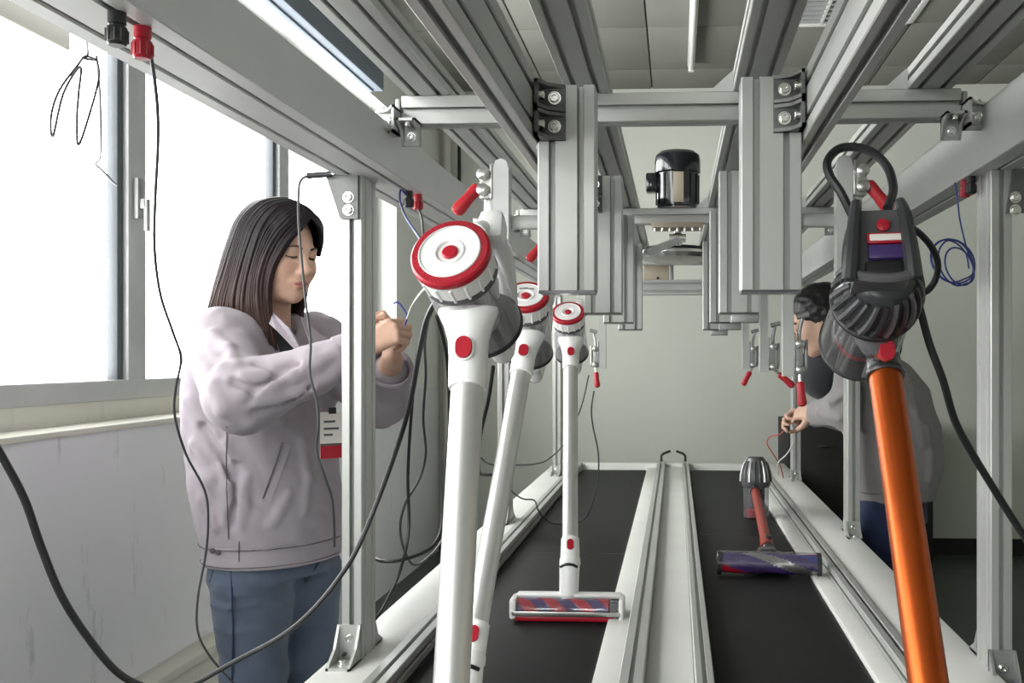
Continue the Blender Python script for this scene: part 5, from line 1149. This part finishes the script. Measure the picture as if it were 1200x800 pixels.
cable('data_wire', 'thin wire hanging below the far red-handled clamp onto the left belt', [(696, 458, 3.42), (693, 480, 3.44), (695, 500, 3.46), (701, 530, 3.5), (701, 560, 3.52), (697, 580, 3.54), (688, 604, 3.6), (676, 612, 3.65), (664, 614, 3.64)], 0.0028, M_cable_grey)
cable('power_cable', 'black cable from the orange-tubed vacuum falling past the right post', [(1072, 338, 1.3), (1079, 365, 1.3), (1090, 405, 1.3), (1105, 445, 1.3), (1118, 490, 1.32), (1134, 522, 1.34), (1160, 565, 1.36), (1185, 605, 1.38), (1206, 638, 1.40), (1240, 700, 1.44)], 0.0052, M_cable)
cable('power_cable', 'thick black cable looped over the right clamp bar behind the orange-tubed vacuum', [(1000, 255, 1.36), (985, 225, 1.36), (972, 205, 1.37), (970, 188, 1.38), (984, 174, 1.39), (1006, 173, 1.38), (1026, 181, 1.36), (1040, 196, 1.34), (1046, 214, 1.32), (1046, 228, 1.30), (1040, 244, 1.27)], 0.0062, M_cable)
cable('power_cable', 'black cable curling out beside the orange-tubed vacuum body', [(1058, 262, 1.26), (1076, 272, 1.27), (1092, 290, 1.28), (1099, 310, 1.29), (1095, 330, 1.30), (1084, 342, 1.30), (1072, 338, 1.30)], 0.0045, M_cable)
cable('lead_wire', 'grey lead from the post bracket hanging in front of the woman', [(381, 205, 1.862), (362, 206, 1.860), (353, 211, 1.86), (350, 224, 1.86), (350, 260, 1.86), (354, 310, 1.86), (358, 350, 1.86), (364, 400, 1.86), (363, 436, 1.86), (371, 470, 1.86), (373, 500, 1.86), (371, 528, 1.87), (382, 562, 1.88), (390, 590, 1.92), (392, 640, 2.0)], 0.0027, M_cable_grey)
tag(MB().tube(path([(388, 204, 1.862), (374, 205, 1.862), (360, 206, 1.860)]), 0.0058, 12, smooth=False).build('cable_plug', M_dark_grey), 'dark grey plug sticking out of the left post bracket', 'plug')
cable('signal_wire', 'blue wire dropping from the far left black terminal to the nearest vacuum', [(478, 232, 2.06), (470, 222, 2.04), (469, 236, 2.02), (476, 255, 1.9), (487, 272, 1.7), (494, 283, 1.4), (499, 292, 1.25)], 0.0022, M_bluewire)
cable('signal_wire', 'dark wire dropping from the far left red terminal to the nearest vacuum', [(490, 244, 2.10), (494, 254, 2.0), (496, 272, 1.7), (498, 290, 1.3)], 0.0024, M_cable_grey)
# blue coil at the right
cp = [(1119, 214, 1.95), (1122, 232, 1.94), (1124, 252, 1.93), (1128, 272, 1.92), (1134, 295, 1.92), (1141, 315, 1.92), (1140, 328, 1.92), (1130, 334, 1.92)]
for k in range(4):
    cxk, cyk, rx, ry = ((1120, 308, 20, 27), (1117, 306, 25, 26), (1124, 312, 16, 22), (1113, 306, 22, 25))[k]
    for a in range(60, 420, 40): cp.append((cxk + rx * math.cos(R(a)) + 8 * math.sin(R(a)) * 0.6, cyk + ry * math.sin(R(a)), 1.92 + 0.012 * math.sin(R(a + 50 * k)) - 0.004 * k))
cable('wire_coil', 'loose coil of thin blue wire hanging under the right beam', cp, 0.0017, M_bluewire, cat='wire')
# tangle at the window latch
pts = [(96, -20, 1.9), (97, 20, 2.0), (103, 62, 2.2), (98, 68, 2.2), (112, 70, 2.25), (100, 66, 2.2), (92, 75, 2.2), (70, 105, 2.2), (60, 135, 2.2), (62, 160, 2.2), (74, 110, 2.2), (94, 78, 2.2), (92, 110, 2.2), (90, 140, 2.2), (92, 170, 2.22), (106, 130, 2.24), (116, 90, 2.26), (113, 68, 2.25)]
cable('wire_tangle', 'thin dark wire tangle hanging in front of the left window', pts, 0.0028, M_cable, cat='wire')
cable('wire_tangle', 'thin wire wrapped round the window latch', [(113, 66, 2.3), (117, 110, 2.4), (118, 160, 2.5), (117, 185, 2.6), (112, 192, 2.62), (118, 198, 2.66), (126, 206, 2.68), (131, 212, 2.68), (138, 218, 2.68)], 0.0032, M_cable_grey, cat='wire')
# loose wires at the far right post
cable('loose_wire', 'pale red loose wire at the foot of the far right post', [(918, 560, 4.6), (914, 545, 4.55), (905, 530, 4.5), (899, 520, 4.5), (902, 512, 4.5), (915, 508, 4.4), (924, 496, 4.2)], 0.003, M_redwire, cat='wire')
cable('loose_wire', 'pale white loose wire at the foot of the far right post', [(912, 556, 4.6), (912, 542, 4.5), (922, 532, 4.45), (930, 518, 4.4), (931, 505, 4.3), (926, 492, 4.2)], 0.003, M_whitewire, cat='wire')
# wire between the woman's fingers
wp = P(470, 380, 2.12)
cable('held_wire', 'thin blue wire held between the fingers of the woman', [(461, 356, 2.12), (466, 354, 2.12), (473, 362, 2.12), (477, 371, 2.12), (474, 382, 2.13)], 0.0020, M_bluewire, cat='wire')
cable('held_wire', 'thin pale wire running from the fingers of the woman to the vacuum', [(474, 382, 2.13), (478, 370, 2.11), (483, 358, 2.0), (491, 346, 1.75), (500, 336, 1.5)], 0.0020, M_whitewire, cat='wire')
# identity badge on the front of the woman's jacket
bd = thing('id_badge', 'white identity badge with a red stripe hanging on the jacket of the woman', 'badge', P(389, 498, 2.19)); J = off(bd); u = Vector((0.80, 0.60, 0)).normalized(); n_ = Vector((0.60, -0.80, 0)).normalized(); o = Vector(bd.location)
def card(w0, w1, z0, z1, lift, th, name, m, parent):
    vs = [o + u * w + Vector((0, 0, z)) + n_ * l for l in (lift, lift + th) for w, z in ((w0, z0), (w1, z0), (w1, z1), (w0, z1))]
    return MB().add(vs, [(3, 2, 1, 0), (4, 5, 6, 7), (0, 1, 5, 4), (1, 2, 6, 5), (2, 3, 7, 6), (3, 0, 4, 7)]).build(name, m, parent, smooth=False, inv=J)
cd = card(-0.027, 0.027, -0.075, 0.03, 0, 0.002, 'card', M_paper, bd)
card(-0.027, 0.027, -0.075, -0.046, 0.002, 0.0004, 'red_stripe', M_redpl, cd); card(-0.027, 0.027, -0.046, -0.041, 0.002, 0.0004, 'grey_line', M_mid_grey, cd)
for z, w in ((0.006, 0.013), (-0.010, 0.017), (-0.024, 0.010)): card(-0.019, -0.019 + 2 * w, z, z + 0.005, 0.002, 0.0004, 'print_line', M_mid_grey, cd)
card(-0.008, 0.008, 0.026, 0.040, 0.001, 0.005, 'clip', M_black, bd)
